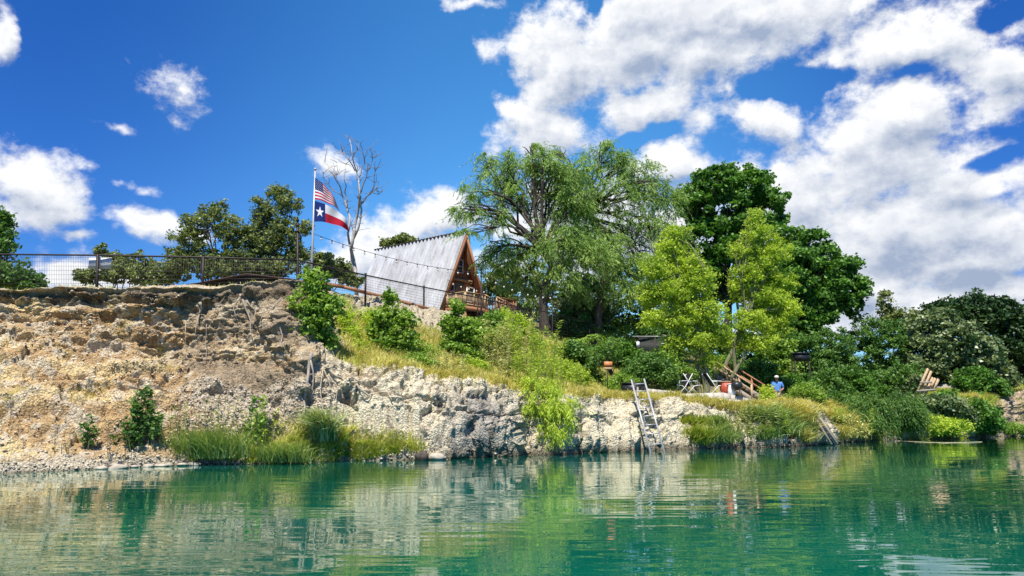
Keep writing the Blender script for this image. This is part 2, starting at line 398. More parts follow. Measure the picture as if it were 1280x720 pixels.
def normals(G):
    du = np.gradient(G, axis=1); dv = np.gradient(G, axis=0); n = np.cross(du, dv)
    return n / (np.linalg.norm(n, axis=-1, keepdims=True) + 1e-9)
N0 = normals(G)
def sst(x, a, b): t_ = np.clip((x - a) / (b - a), 0, 1); return t_ * t_ * (3 - 2 * t_)
leftm = 1 - sst(PXc, 200, 260)                                # orange layered bank
greym = sst(PXc, 200, 260) * (1 - sst(PXc, 395, 440))         # grey brown earth wall
whitem = sst(PXc, 350, 430)                                   # limestone ledge
face = sst(KK, 1.0, 2.0) * (1 - sst(KK, 6.7, 7.15)); lowface = sst(KK, 1.0, 1.8) * (1 - sst(KK, 4.85, 5.25))
upper = sst(KK, 5.0, 5.3) * (1 - sst(KK, 6.8, 7.1))
P_ = G.copy()
strata = fbm(np.stack([P_[..., 0] * .22, P_[..., 1] * .2, P_[..., 2] * 1.5], -1) + 3, 4, .55)
big = fbm(P_ * .55 + 9, 3); medn = fbm(P_ * np.array([1.7, 1.7, 1.3]) + 31, 4, .48, True); fine = fbm(P_ * 7 + 5, 4, .65)
flute = fbm(np.stack([P_[..., 0] * 1.9, P_[..., 1] * 1.2, P_[..., 2] * .5], -1) + 71, 4, .55, True)
cd_, cid = cells(P_ * np.array([4.2, 4.2, 5.5]))
cd2, cid2 = cells(P_ * 9.5, 3)
wp = P_ + .25 * np.stack([fbm(P_ * 1.4 + 8, 3), fbm(P_ * 1.4 + 88, 3), fbm(P_ * 1.4 + 188, 3)], -1)
_, cb1 = cells(wp * np.array([1.3, 1.3, 1.9]), 5); _, cb2 = cells(wp * np.array([3.4, 3.4, 4.6]), 9); _, cb3 = cells(wp * 8.0, 13)
blk = .30 * (cb1 - .5) + .10 * (cb2 - .5) + .035 * (cb3 - .5)
amp = 0
ff = sst(KK, 1.9, 2.7) * (1 - sst(KK, 6.7, 7.15))
amp = amp + leftm * ff * (.72 * strata + .16 * big + .20 * medn + .08 * fine + .8 * blk)
talus = greym * sst(KK, 1.2, 1.9) * (1 - sst(KK, 3.9, 4.3))
amp = amp + greym * face * (.34 * big + .24 * medn + .20 * flute + .08 * fine + .25 * strata * sst(KK, 4.5, 5.5) + .6 * blk) + talus * (.05 * fine + .4 * blk)
amp = amp + whitem * (1 - greym) * lowface * (.26 * big + .16 * flute + .22 * medn * (.4 + sst(big, -.2, .3)) * .6 + .035 * fine + .14 * strata + 1.15 * blk)
amp = amp + whitem * (1 - greym) * upper * (.18 * big + .05 * fine) + sst(KK, 7, 7.5) * (1 - sst(KK, 9, 10)) * .12 * big
lip = np.exp(-((KK - 6.93) / .05) ** 2) * (1 - sst(PXc, 360, 420))
amp = amp + lip * (.18 + .1 * medn)
beach = np.exp(-((KK - 1.4) / .4) ** 2)
crk = perlin(np.stack([P_[..., 0] * .9 + .5 * fbm(P_ * 1.1, 3), P_[..., 1] * .6, P_[..., 2] * .30], -1) + 300); bed = perlin(np.stack([P_[..., 0] * .22, P_[..., 1] * .2, P_[..., 2] * 1.5 + .3 * big], -1) + 340)
crack = np.exp(-(crk / .045) ** 2) * .20 + np.exp(-(bed / .06) ** 2) * .12
amp = amp - crack * lowface * whitem * (1 - greym) - .5 * crack * greym * face
rockz = sst(PXc, 420, 445) * (1 - sst(PXc, 570, 610)) * sst(KK, 6.15, 6.4) * (1 - sst(KK, 6.97, 7.02))
amp = amp + rockz * (.8 * blk + .16 * medn + .06 * fine)
amp = amp + beach * (.05 * fine + .03 * medn)
G = G + N0 * amp[..., None]
# no overhang at the foot of the bank, except the worn undercut in the middle
okr = np.where((rowk < 3.4))[0]; undercut = np.exp(-(((cols - 605) / 40) ** 2)) * .35
for r in okr[::-1]:
    lim = G[r + 1, :, 1] - .004 + undercut * .02
    f_ = np.minimum(1.0, np.maximum(lim, .1) / G[r, :, 1]); G[r, :, 0] *= f_; G[r, :, 1] *= f_
# lip profile wobbles up and down
wob = fbm(np.stack([G[..., 0] * .8, G[..., 1] * 0, G[..., 0] * 0], -1) + 55, 4, .6)
G[..., 2] += wob * .13 * sst(KK, 4.4, 5.0) * (1 - sst(KK, 7.0, 8.5))
N1 = normals(G)
# colours of the materials in the bank, lip shade included
def lerp(a, b, t_): return a + (b - a) * t_[..., None]
c_or = np.array([.50, .335, .165]); c_yel = np.array([.80, .61, .31]); c_pal = np.array([.70, .60, .43]); c_brn = np.array([.24, .145, .075])
c_gry = np.array([.40, .315, .21]); c_wht = np.array([.80, .70, .50]); c_gw = np.array([.56, .50, .39]); c_soil_shade = np.array([.10, .075, .05]); c_gr = np.array([.38, .33, .14])
na = fbm(P_ * np.array([.35, .35, 1.6]) + 100, 4) * 1.3; nb = fbm(P_ * 3 + 40, 4, .65) * 1.4; nc = fbm(P_ * np.array([.3, .3, .5]) + 200, 3) * 1.5
Cl = lerp(np.broadcast_to(c_or, G.shape), c_yel, sst(na, -.15, .4)); Cl = lerp(Cl, c_brn, sst(-na + .4 * nb, .25, .75) * .85)
Cl = lerp(Cl, c_pal, sst(cid + .25 * nb, .52, .75) * .85); Cl = lerp(Cl, c_pal, sst(nc, .1, .5) * .5 * sst(KK, 5.0, 6.2))
Cl = lerp(Cl, c_pal * .95, 1 - sst(KK, 1.7, 2.2))
Cg = lerp(np.broadcast_to(c_gry, G.shape), c_gry * .55, sst(nb, .0, .6)); Cg = lerp(Cg, c_pal, sst(nc + .4 * nb, .35, .8) * .8); Cg = lerp(Cg, c_pal, talus * .9 * sst(cid, .1, .5))
Cw = lerp(np.broadcast_to(c_wht, G.shape), c_gw, sst(flute * -1 + nb * .5, -.1, .7)); Cw = lerp(Cw, c_or * .75, sst(nc + nb * .3, .45, .9) * .45)
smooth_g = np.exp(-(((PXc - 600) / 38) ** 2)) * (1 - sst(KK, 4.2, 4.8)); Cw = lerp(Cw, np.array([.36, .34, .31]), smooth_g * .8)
Cw = lerp(Cw, c_gw * .38, sst(fbm(P_ * np.array([2.2, 2.2, .9]) + 400, 5, .65) * 1.6, .1, .55) * .75)
Cg = lerp(Cg, Cl, sst(nc - .5 * nb, .0, .5) * .7 * (1 - talus)); C = lerp(Cl, Cg, sst(PXc + nb * 40 + na * 50, 190, 275)); C = lerp(C, Cw, sst(PXc + nb * 18, 365, 430))
soil_shade = np.exp(-((KK + nb * .16 - 6.68) / .24) ** 2) * (1 - sst(PXc, 400, 430)); C = lerp(C, c_soil_shade * 1.2, np.clip(soil_shade * (.85 + nb * .5), 0, 1))  # dark soil layer below the lip, with the overhang's shade painted into it
C = lerp(C, c_pal * 1.0, np.exp(-((KK - 6.97) / .035) ** 2) * (1 - sst(PXc, 400, 430)) * .8)
gz = sst(KK + nb * .08, 4.95, 5.12) * sst(PXc, 405, 440); C = lerp(C, lerp(np.broadcast_to(c_gr, G.shape), c_pal, sst(nb, .2, .8) * .5), gz)
rocky = sst(PXc, 430, 445) * (1 - sst(PXc, 560, 600)) * sst(KK, 6.3, 6.5) * (1 - sst(KK, 6.95, 7.0)); C = lerp(C, c_pal * .9, rocky * .85)
C = lerp(C, c_gr * .6, sst(KK, 7.05, 7.4))
wet = (1 - sst(G[..., 2] + nb * .02, .01, .07)); C = lerp(C, C * .42, np.clip(wet, 0, 1))
stain = sst(PXc, 430, 520) * np.clip(1 - sst(G[..., 2] + .2 * nb, .05, .45), 0, 1) * (1 - sst(KK, 4.2, 5)); C = lerp(C, np.array([.15, .115, .07]), stain * .75)
sand = sst(PXc, 1225, 1245) * (1 - sst(KK, 5.5, 6)); C = lerp(C, np.array([.52, .40, .26]), sand * .9)
C = np.clip(C, .015, .78)

idx = np.arange(NR * NC).reshape(NR, NC)
Fq = np.stack([idx[:-1, :-1], idx[:-1, 1:], idx[1:, 1:], idx[1:, :-1]], -1).reshape(-1, 4)
mt, t, b, o_ = mat_new('quarry_bank')
at_ = t.node('ShaderNodeAttribute', attribute_name='Col'); tcn = t.node('ShaderNodeTexCoord')
nf, _ = t.noise(tcn.outputs['Object'], 22, 6, .7); nf2, _ = t.noise(tcn.outputs['Object'], 5, 5, .65)
vo = t.node('ShaderNodeTexVoronoi'); t.put(vo.inputs['Vector'], tcn.outputs['Object']); vo.inputs['Scale'].default_value = 16
k = t.math('MULTIPLY', t.rng(nf, .3, .7, .62, 1.3), t.rng(nf2, .3, .7, .8, 1.2))
k = t.math('MULTIPLY', k, t.rng(vo.outputs['Distance'], .0, .7, 1.15, .75))
scn = t.node('ShaderNodeVectorMath', operation='SCALE'); t.put(scn.inputs[0], at_.outputs['Color']); t.put(scn.inputs[3], k)
t.put(b.inputs['Base Color'], scn.outputs[0]); b.inputs['Roughness'].default_value = .95; b.inputs['Specular IOR Level'].default_value = .15
bp = t.node('ShaderNodeBump'); bp.inputs['Strength'].default_value = 1.0; bp.inputs['Distance'].default_value = .05
t.put(bp.inputs['Height'], t.math('SUBTRACT', t.math('ADD', nf, nf2), t.math('MULTIPLY', vo.outputs['Distance'], .9))); t.put(b.inputs['Normal'], bp.outputs[0])
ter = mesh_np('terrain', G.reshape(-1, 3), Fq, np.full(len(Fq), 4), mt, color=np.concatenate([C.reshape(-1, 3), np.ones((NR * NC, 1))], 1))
tag(ter, kind='structure')

def gz_at(px, Y):
    """terrain height at world distance Y on the column px"""
    c = int(np.argmin(np.abs(cols - px))); ys = np.maximum.accumulate(G[:, c, 1]); return float(np.interp(Y, ys[6:], G[6:, c, 2]))
PJx, PJy = proj(G)
def on_bank(px, py, lo=1, hi=7.2):
    """point of the terrain sheet seen at px,py"""
    d = (PJx - px) ** 2 + (PJy - py) ** 2 + np.where((KK < lo) | (KK > hi), 1e9, 0)
    i = np.unravel_index(np.argmin(d), d.shape); return Vector(G[i])
def z_xy(x, y):
    d = (G[..., 0] - x) ** 2 + (G[..., 1] - y) ** 2 + np.where(KK < 4.9, 50, 0); i = np.unravel_index(np.argmin(d), d.shape); return float(G[i][2])

# water
mw, t, b, o_ = mat_new('lagoon_water')
tcn = t.node('ShaderNodeTexCoord')
v1 = t.mapping(tcn.outputs['Object'], rot=(0, 0, R(6)), sc=(.45, 1.9, 1)); a1, _ = t.noise(v1, 1.0, 1.2, .45, .6)
v2 = t.mapping(tcn.outputs['Object'], rot=(0, 0, R(-9)), sc=(.8, 3.4, 1)); a2, _ = t.noise(v2, 1.5, .6, .5, .5)
v3 = t.mapping(tcn.outputs['Object'], rot=(0, 0, R(3)), sc=(.15, .35, 1)); a3, _ = t.noise(v3, 1.0, 2, .5)
h = t.math('ADD', t.math('MULTIPLY', a1, .0082), t.math('MULTIPLY', a2, .0030))
h = t.math('MULTIPLY', h, t.rng(a3, .35, .65, .25, 1.6))
bp = t.node('ShaderNodeBump'); bp.inputs['Strength'].default_value = 1.0; bp.inputs['Distance'].default_value = 1.0
t.put(bp.inputs['Height'], h); t.put(b.inputs['Normal'], bp.outputs[0])
dn, _ = t.noise(t.mapping(tcn.outputs['Object'], sc=(.12, .12, 1)), 1.0, 3, .5)
body = t.node('ShaderNodeBsdfDiffuse'); t.put(body.inputs[0], t.mix(t.rng(dn, .35, .65), (.0, .070, .044), (.003, .135, .086)))
gls = t.node('ShaderNodeBsdfGlossy'); gls.inputs['Roughness'].default_value = .012; gls.inputs['Color'].default_value = (.97, 1.0, .95, 1); t.put(gls.inputs['Normal'], bp.outputs[0])
fr = t.node('ShaderNodeFresnel'); fr.inputs['IOR'].default_value = 1.45
mx = t.node('ShaderNodeMixShader'); t.put(mx.inputs[0], t.math('MULTIPLY', fr.outputs[0], 1.22, clamp=True)); t.put(mx.inputs[1], body.outputs[0]); t.put(mx.inputs[2], gls.outputs[0]); t.put(o_.inputs[0], mx.outputs[0])
wm = MB(); wm.add([(-900, -300, 0), (900, -300, 0), (900, 700, 0), (-900, 700, 0)], [(0, 1, 2, 3)])
tag(wm.build('water', mw), kind='structure')

# ------------------------------------------------------------------ foliage builders
def leaf_quads(P, L, W, rng, droop=0.0, tintv=None, dirs=None):
    n = len(P); a = rng.normal(size=(n, 3)); a[:, 2] = a[:, 2] * .7 - droop
    if dirs is not None: a = dirs + a * .35
    a /= np.linalg.norm(a, axis=1)[:, None]
    q = rng.normal(size=(n, 3)); q[:, 2] += .6; b_ = np.cross(a, q); b_ /= (np.linalg.norm(b_, axis=1)[:, None] + 1e-9)
    s_ = rng.uniform(.65, 1.3, n)[:, None]; a = a * L * s_ * .5; b_ = b_ * W * s_ * .5
    V = np.stack([P - a, P + b_ - a * .1, P + a, P - b_ - a * .1], 1).reshape(-1, 3)
    Fc = np.arange(4 * n)
    return V, Fc, tintv if tintv is not None else rng.uniform(0, 1, n)
def crown_mesh(name, m, parent, P, L, W, rng, droop=0, dirs=None, cid_=None):
    tn = np.clip(.5 + .55 * perlin(P * .9 + 3.1) + rng.uniform(-.38, .38, len(P)), 0, 1)
    V, Fc, tv = leaf_quads(P, L, W, rng, droop, tn, dirs)
    return mesh_np(name, V, Fc, np.full(len(P), 4), m, parent, tint=tv)
def clump_points(blobs, n, rng, kclump, rc, shell=.55):
    """leaf points: small clumps spread through blob volumes, weighted outwards"""
    vol = np.array([b_[1][0] * b_[1][2] for b_ in blobs]); vol = vol / vol.sum(); out = []
    for (c, r), wgt in zip(blobs, vol):
        k = max(3, int(kclump * wgt)); d = rng.normal(size=(k, 3)); d /= np.linalg.norm(d, axis=1)[:, None]
        rad = shell + (1 - shell) * rng.uniform(0, 1, k) ** .6
        rad *= 1 + .28 * perlin(d * 2.2 + np.array(c) * .37)
        cc_ = np.array(c) + d * rad[:, None] * np.array(r)
        m_ = max(2, int(n * wgt / k)); sz = rc * rng.uniform(.5, 1.35, k)
        p = np.repeat(cc_, m_, 0) + np.clip(rng.normal(size=(k * m_, 3)), -1.9, 1.9) * np.repeat(sz, m_)[:, None] * np.array([.5, .5, .34])
        out.append(p)
    return np.concatenate(out)
def strand_points(blobs, n, rng, ln, per=14, shell=.3, drop=1.0):
    vol = np.array([b_[1][0] * b_[1][2] for b_ in blobs]); vol = vol / vol.sum(); out = []; dr = []
    for (c, r), wgt in zip(blobs, vol):
        k = max(4, int(n * wgt / per)); kc = max(3, k // 9)
        d = rng.normal(size=(kc, 3)); d[:, 2] = d[:, 2] * .8 + .25; d /= np.linalg.norm(d, axis=1)[:, None]
        rad = shell + (1 - shell) * rng.uniform(0, 1, kc) ** .55
        base = np.array(c) + d * rad[:, None] * np.array(r)
        which = rng.randint(0, kc, k); b0 = base[which] + rng.normal(size=(k, 3)) * .18 * min(r)
        o = d[which] * .5 + rng.normal(size=(k, 3)) * .35; o[:, 2] *= .4
        l = ln * rng.uniform(.5, 1.3, k)
        tt = np.linspace(0, 1, per)
        pp = b0[:, None] + (o[:, None] * tt[None, :, None] + np.array([0, 0, -1.0]) * drop * (tt ** 1.7)[None, :, None]) * l[:, None, None]
        dd = (o[:, None] + np.array([0, 0, -1.0]) * drop * 1.7 * (tt ** .7)[None, :, None]); dd = dd / np.linalg.norm(dd, axis=-1, keepdims=True)
        out.append((pp + rng.normal(size=pp.shape) * .03).reshape(-1, 3)); dr.append(np.broadcast_to(dd, pp.shape).reshape(-1, 3))
    return np.concatenate(out), np.concatenate(dr)
def wig(a, b, n, amt, sag=0):
    a, b = Vector(a), Vector(b); L = (b - a).length; pts = []
    off = Vector()
    for i in range(n + 1):
        t_ = i / n; off = off * .6 + Vector((random.gauss(0, 1), random.gauss(0, 1), random.gauss(0, .6))) * amt * L
        pts.append(a.lerp(b, t_) + off * math.sin(math.pi * min(t_, 1)) + Vector((0, 0, sag * L * math.sin(math.pi * t_))))
    return pts
def limbs(mb, fork, blobs, r0, sub=3, rise=.12):
    for c, r in blobs:
        c = Vector(c); e = c + Vector((0, 0, r[2] * .1)); pts = wig(fork, e, 6, .05, rise)
        k = r0 * random.uniform(.25, .48); mb.tube(pts, [k * (1 - .75 * i / 6) for i in range(7)], 6, False)
        for j in range(sub):
            s_ = pts[random.randint(2, 5)]
            d = Vector((random.gauss(0, 1), random.gauss(0, 1), random.gauss(.3, .7))).normalized()
            q = wig(s_, c + Vector((d.x * r[0], d.y * r[1], d.z * r[2])) * .85, 5, .06, .05)
            mb.tube(q, [k * .42 * (1 - .8 * i / 5) + .006 for i in range(6)], 5, False)
def tree(name, label, cat, base, blobs_px, Y, m, bark='bark', n=20000, leaf=(.2, .11), clumps=220, rc=.6, trunk_r=.2, style='clump',
         fork=None, strand=1.2, group=None, depth=.8, seed=None, lean_pts=None, shell=.55, drop=1.0, sub=3, droop=.0, stems=1):
    """crown lobes are given by where they stand: (px, py, radius_px, height_px, depth offset m)"""
    rng = np.random.RandomState(seed if seed is not None else random.randint(0, 10 ** 6))
    bx, by = base; Z0 = by if by is not None else None
    b0 = at(bx, 480, Y); b0.z = gz_at(bx, Y) if Z0 is None else Z0
    if Z0 is None: b0.x = at(bx, 400, Y).x
    b0.z -= .15
    root = empty(name, b0, 0, label, cat, group)
    blobs = []
    for q in blobs_px:
        px, py, rx, ry = q[:4]; dy = q[4] if len(q) > 4 else rng.uniform(-.5, .5) * depth
        c = at(px, py, Y + dy); s_ = (Y + dy) / F; blobs.append((tuple(c), (rx * s_, (rx * s_ + ry * s_) / 2 * .9, ry * s_)))
    mb = MB()
    cz = sum(b_[0][2] for b_ in blobs) / len(blobs); cx = sum(b_[0][0] for b_ in blobs) / len(blobs)
    fk = Vector(fork) if fork is not None else Vector((b0.x * .6 + cx * .4, b0.y, b0.z + (cz - b0.z) * .45))
    if lean_pts: path = [b0] + [at(p[0], p[1], Y + (p[2] if len(p) > 2 else 0)) for p in lean_pts]; fk = path[-1]
    else: path = wig(b0, fk, 5, .02)
    nn = len(path) - 1
    mb.tube(path, [trunk_r * (1.25 if i == 0 else 1 - .4 * i / nn) for i in range(nn + 1)], 9, False)
    for s_ in range(stems - 1):
        tgt = blobs[(s_ + 1) % len(blobs)][0]; q = wig(b0 + Vector((random.uniform(-.2, .2), random.uniform(-.1, .1), 0)), tgt, 6, .03)
        mb.tube(q, [trunk_r * .8 * (1 - .7 * i / 6) for i in range(7)], 7, False)
    limbs(mb, fk, blobs, trunk_r, sub)
    mb.build('trunk', M[bark], root, smooth=True)
    if style == 'clump':
        P = clump_points(blobs, n, rng, clumps, rc, shell); P = P[P[:, 2] > b0.z + .1]
        crown_mesh('crown', M[m], root, P, leaf[0], leaf[1], rng, droop)
    else:
        P, D_ = strand_points(blobs, n, rng, strand, shell=shell, drop=drop); kk = P[:, 2] > b0.z + .1; P = P[kk]; D_ = D_[kk]
        crown_mesh('crown', M[m], root, P, leaf[0], leaf[1], rng, 0, D_)
    return root
def bush(name, label, cat, px, py, Y, blobs_px, m, n=5000, leaf=(.14, .08), clumps=90, rc=.3, group=None, stem_r=.03, nst=7, bark='bark', style='clump', strand=.7, drop=.8, seed=None, shell=.4, base=None, depth=.5, droop=0):
    rng = np.random.RandomState(seed if seed is not None else random.randint(0, 10 ** 6))
    b0 = Vector(base) if base is not None else (on_bank(px, py) if Y is None else at(px, py, Y))
    if Y is None: Y = b0.y
    elif base is None: b0.z = gz_at(px, Y)
    root = empty(name, b0, 0, label, cat, group); blobs = []
    for q in blobs_px:
        dy = q[4] if len(q) > 4 else rng.uniform(-.5, .5) * depth
        c = at(q[0], q[1], Y + dy); s_ = Y / F; blobs.append((tuple(c), (q[2] * s_, (q[2] + q[3]) * .45 * s_, q[3] * s_)))
    mb = MB()
    for i in range(nst):
        c, r = blobs[i % len(blobs)]
        e = Vector(c) + Vector((random.uniform(-.6, .6) * r[0], random.uniform(-.6, .6) * r[1], random.uniform(0, .7) * r[2]))
        mb.tube(wig(b0 + Vector((random.uniform(-.02, .02), random.uniform(-.02, .02), -.08)), e, 5, .05), [stem_r * (1 - .15 * j) for j in range(6)], 5, False)
    mb.build('stem', M[bark], root, smooth=True)
    if style == 'clump':
        P = clump_points(blobs, n, rng, clumps, rc, shell); P = P[P[:, 2] > min(b0.z, .15) if False else P[:, 2] > .06]
        crown_mesh('foliage', M[m], root, P, leaf[0], leaf[1], rng, droop)
    else:
        P, D_ = strand_points(blobs, n, rng, strand, per=12, shell=shell, drop=drop); kk = P[:, 2] > .06; P = P[kk]; D_ = D_[kk]
        crown_mesh('foliage', M[m], root, P, leaf[0], leaf[1], rng, 0, D_)
    return root
def blades(B, L, Wd, rng, lean=.35, gdir=None, curve=.5):
    """bent grass blades from base points: 2 segments each"""
    n = len(B); az_ = rng.uniform(0, 2 * np.pi, n); ln = np.abs(rng.normal(0, lean, n)) if np.isscalar(lean) else lean
    d = np.stack([np.cos(az_) * ln, np.sin(az_) * ln, np.ones(n)], 1)
    if gdir is not None: d = d + np.array(gdir)
    d /= np.linalg.norm(d, axis=1)[:, None]; l = (L * rng.uniform(.5, 1.25, n))[:, None]
    hor = d * [1, 1, 0]; hor /= (np.linalg.norm(hor, axis=1)[:, None] + 1e-6)
    mid = B + d * l * .55; tip = mid + (d * (1 - curve * .5) + hor * curve * .8 - np.array([0, 0, curve * .5])) * l * .5
    sd = rng.normal(size=(n, 3)); sd[:, 2] *= .2; sd = np.cross(sd, d); sd /= (np.linalg.norm(sd, axis=1)[:, None] + 1e-9); sd *= Wd * .5
    q1 = B * .25 + .5 * (B + d * l * .55) * 1.0 + .25 * mid; q1 = B + d * l * .30
    q2 = .3 * q1 + .55 * mid + .15 * tip; q3 = .12 * q1 + .38 * mid + .5 * tip
    V = np.stack([B - sd, B + sd, q1 + sd * .95, q1 - sd * .95, q2 + sd * .8, q2 - sd * .8, q3 + sd * .5, q3 - sd * .5, tip], 1).reshape(-1, 3)
    i0 = np.arange(n)[:, None] * 9
    Fq_ = (i0 + np.array([0, 1, 2, 3, 3, 2, 4, 5, 5, 4, 6, 7, 7, 6, 8])).ravel()
    return V, Fq_, np.tile([4, 4, 4, 3], n)
cellA = np.linalg.norm(np.cross(G[1:, :-1] - G[:-1, :-1], G[:-1, 1:] - G[:-1, :-1]), axis=-1)
def scatter(weight, n, rng):
    p = (cellA * weight[:-1, :-1]).ravel(); p = p / p.sum(); i = rng.choice(len(p), n, p=p); r_, c_ = np.unravel_index(i, cellA.shape)
    u, v = rng.uniform(0, 1, (2, n)); u = u[:, None]; v = v[:, None]
    A = G[r_, c_] * (1 - u) * (1 - v) + G[r_ + 1, c_] * u * (1 - v) + G[r_, c_ + 1] * (1 - u) * v + G[r_ + 1, c_ + 1] * u * v
    return A, N1[r_, c_], r_, c_
# ------------------------------------------------------------------ A-frame house
apex = at(583, 290, 51.75)
HB = at(551, 384, 49.8).z                      # deck level
HH = apex.z - HB; HWID = 2.5; HL = 9.9; HBACK = .55
rd = Vector((.64, .77, 0)).normalized(); bk = Vector((-rd.y, rd.x, 0))
house_ang = math.atan2(rd.y, rd.x)
house = empty('a_frame_house', (apex.x, apex.y, HB), 0, 'steep A-frame cabin with pale ribbed metal roof and brown timber front', 'house')
O = Vector((apex.x, apex.y, HB))
def hp(x, y, z): return O + rd * x + bk * y + Vector((0, 0, z))
HM = Matrix((rd, bk, Vector((0, 0, 1)))).transposed()
def hbox(mb, x0, x1, y0, y1, z0, z1): mb.box(hp((x0 + x1) / 2, (y0 + y1) / 2, (z0 + z1) / 2), (abs(x1 - x0), abs(y1 - y0), abs(z1 - z0)), HM)
mroof, t, b, o_ = mat_new('ribbed_metal_roof')
tcn = t.node('ShaderNodeTexCoord'); n_, _ = t.noise(t.mapping(tcn.outputs['Object'], sc=(1, 1, .35)), 1.3, 5, .6); n2_, _ = t.noise(tcn.outputs['Object'], 9, 4, .6)
t.put(b.inputs['Base Color'], t.mix(t.rng(n_, .35, .68), (.60, .61, .62), t.mix(t.rng(n2_, .3, .7), (.27, .265, .26), (.46, .45, .44))))
b.inputs['Metallic'].default_value = .1; b.inputs['Roughness'].default_value = .42
for sgn in (-1, 1):
    mb = MB(); n = 25; a = (HWID + .12) / HWID
    # corrugated panel: ribs run down the slope
    for i in range(n * 4):
        f0, f1 = i / (n * 4), (i + 1) / (n * 4); y0, y1 = HL * f0, HL * f1
        h0, h1 = [(.0, .15, .15, 0)[(j) % 4] for j in (i, i + 1)]
        def pt(y, s_, h): return hp(sgn * (HWID * s_ * a + h * .9), y, HH * (1 - s_ * a) + h * .35 + .02)
        vs = [pt(y0, 0, h0), pt(y1, 0, h1), pt(y1, 1, h1), pt(y0, 1, h0)]
        mb.add(vs, [(0, 1, 2, 3)])
    rf = mb.build('roof', mroof, house)
    mb = MB()   # timber underside and bargeboard
    nrm = Vector((HH, 0, HWID)).normalized()
    for (ya, yb, th, ofs) in ((.03, HL - .03, .10, -.06), (-.06, .03, .26, -.10)):
        p1 = (sgn * 0.02, HH + ofs - .06); p2 = (sgn * HWID * a, HH * (1 - a) + ofs)
        for q in (0,):
            A = [hp(p1[0], ya, p1[1]), hp(p2[0], ya, p2[1]), hp(p2[0] - sgn * th * 1.05, ya, p2[1]), hp(p1[0], ya, p1[1] - th * 2.3)]
            Bv = [v_ + bk * (yb - ya) for v_ in A]
            mb.add(A + Bv, [(0, 1, 2, 3), (7, 6, 5, 4), (0, 4, 5, 1), (1, 5, 6, 2), (2, 6, 7, 3), (3, 7, 4, 0)])
    mb.build('bargeboard', M['wood'], rf)
mb = MB(); mb.beam(hp(0, -.1, HH + .06), hp(0, HL + .1, HH + .06), .30, .10)
for i in range(34): mb.box(hp(0, HL * i / 33, HH + .10), (.34, .08, .06), HM)
mb.build('ridge_cap', M['rust'], house)
def facade_pts(z): return HWID * (1 - z / HH) - .16
mb = MB()
for yf in (HBACK, HL - .2):
    k = 22; mb = MB()
    for i in range(k):   # vertical boards clipped to the gable
        x0 = -facade_pts(0) + 2 * facade_pts(0) * i / k; x1 = x0 + 2 * facade_pts(0) / k - .012
        z0_, z1_ = HH * (1 - (abs(x0) + .16) / HWID), HH * (1 - (abs(x1) + .16) / HWID)
        o2 = .02 * (i % 2)
        vs = [hp(x0, yf - o2, 0), hp(x1, yf - o2, 0), hp(x1, yf - o2, max(z1_, .05)), hp(x0, yf - o2, max(z0_, .05))]
        vb = [v_ + bk * .12 for v_ in vs]; mb.add(vs + vb, [(0, 1, 2, 3), (7, 6, 5, 4), (0, 4, 5, 1), (1, 5, 6, 2), (2, 6, 7, 3), (3, 7, 4, 0)])
    mb.build('wall', M['wood'], house)
mb = MB(); hbox(mb, -facade_pts(2.25), facade_pts(2.25), HBACK - .12, HBACK - .05, 2.18, 2.36); mb.build('trim_board', M['woodtan'], house)
def window(x0, x1, z0, z1):
    mb = MB(); y = HBACK - .1
    for (a0, a1, c0, c1) in ((x0, x1, z1 - .06, z1), (x0, x1, z0, z0 + .06), (x0, x0 + .06, z0 + .06, z1 - .06), (x1 - .06, x1, z0 + .06, z1 - .06), (x0 + .06, x1 - .06, (z0 + z1) / 2 - .025, (z0 + z1) / 2 + .025)):
        hbox(mb, a0, a1, y - .05, y + .06, c0, c1)
    wn = mb.build('window', M['white'], house)
    mb = MB(); hbox(mb, x0 + .06, x1 - .06, y + .02, y + .04, z0 + .06, z1 - .06); mb.build('pane', M['glass'], wn)
window(-.62, .16, 2.75, 3.75); window(-1.45, -.72, .85, 1.85); window(.55, 1.35, .75, 1.85)
mb = MB(); hbox(mb, -.58, .38, HBACK - .10, HBACK - .03, .02, 2.08); dr = mb.build('door', M['door'], house)
mb = MB(); mb.box(hp(.28, HBACK - .14, 1.0), (.05, .05, .12), HM); mb.build('handle', M['alu'], dr)
# deck
mb = MB(); DX0, DX1, DY0 = -2.0, 3.3, -1.9
for i in range(22):
    x0 = DX0 + (DX1 - DX0) * i / 22; hbox(mb, x0, x0 + (DX1 - DX0) / 22 - .012, DY0, HBACK - .03, -.09, -.02)
hbox(mb, DX0, DX1, DY0 - .04, DY0, -.30, -.015); hbox(mb, DX0 - .04, DX0, DY0, HBACK, -.3, -.015)
mb.build('deck', M['wood'], house)
for (x, y) in ((DX0 + .1, DY0 + .1), (0.4, DY0 + .1), (DX1 - .1, DY0 + .1), (DX0 + .1, HBACK - .2), (DX1 - .1, HBACK - .2)):
    mb = MB(); hbox(mb, x - .07, x + .07, y - .07, y + .07, -2.0, -.1); mb.build('deck_post', M['wood'], house)
def railing(a, b, nb, zr=.95):
    mb = MB(); A, B_ = hp(*a), hp(*b)
    mb.beam(A + Vector((0, 0, zr)), B_ + Vector((0, 0, zr)), .12, .05); mb.beam(A + Vector((0, 0, .12)), B_ + Vector((0, 0, .12)), .05, .08); mb.beam(A + Vector((0, 0, zr - .1)), B_ + Vector((0, 0, zr - .1)), .05, .08)
    for i in range(nb + 1):
        p_ = A.lerp(B_, i / nb); big_ = i % 6 == 0
        mb.box(p_ + Vector((0, 0, zr / 2 - .02)), (.09 if big_ else .04, .09 if big_ else .04, zr - .05), HM)
    return mb.build('railing', M['woodtan'] if a[1] < -1 and a[0] < 0 else M['wood'], house)
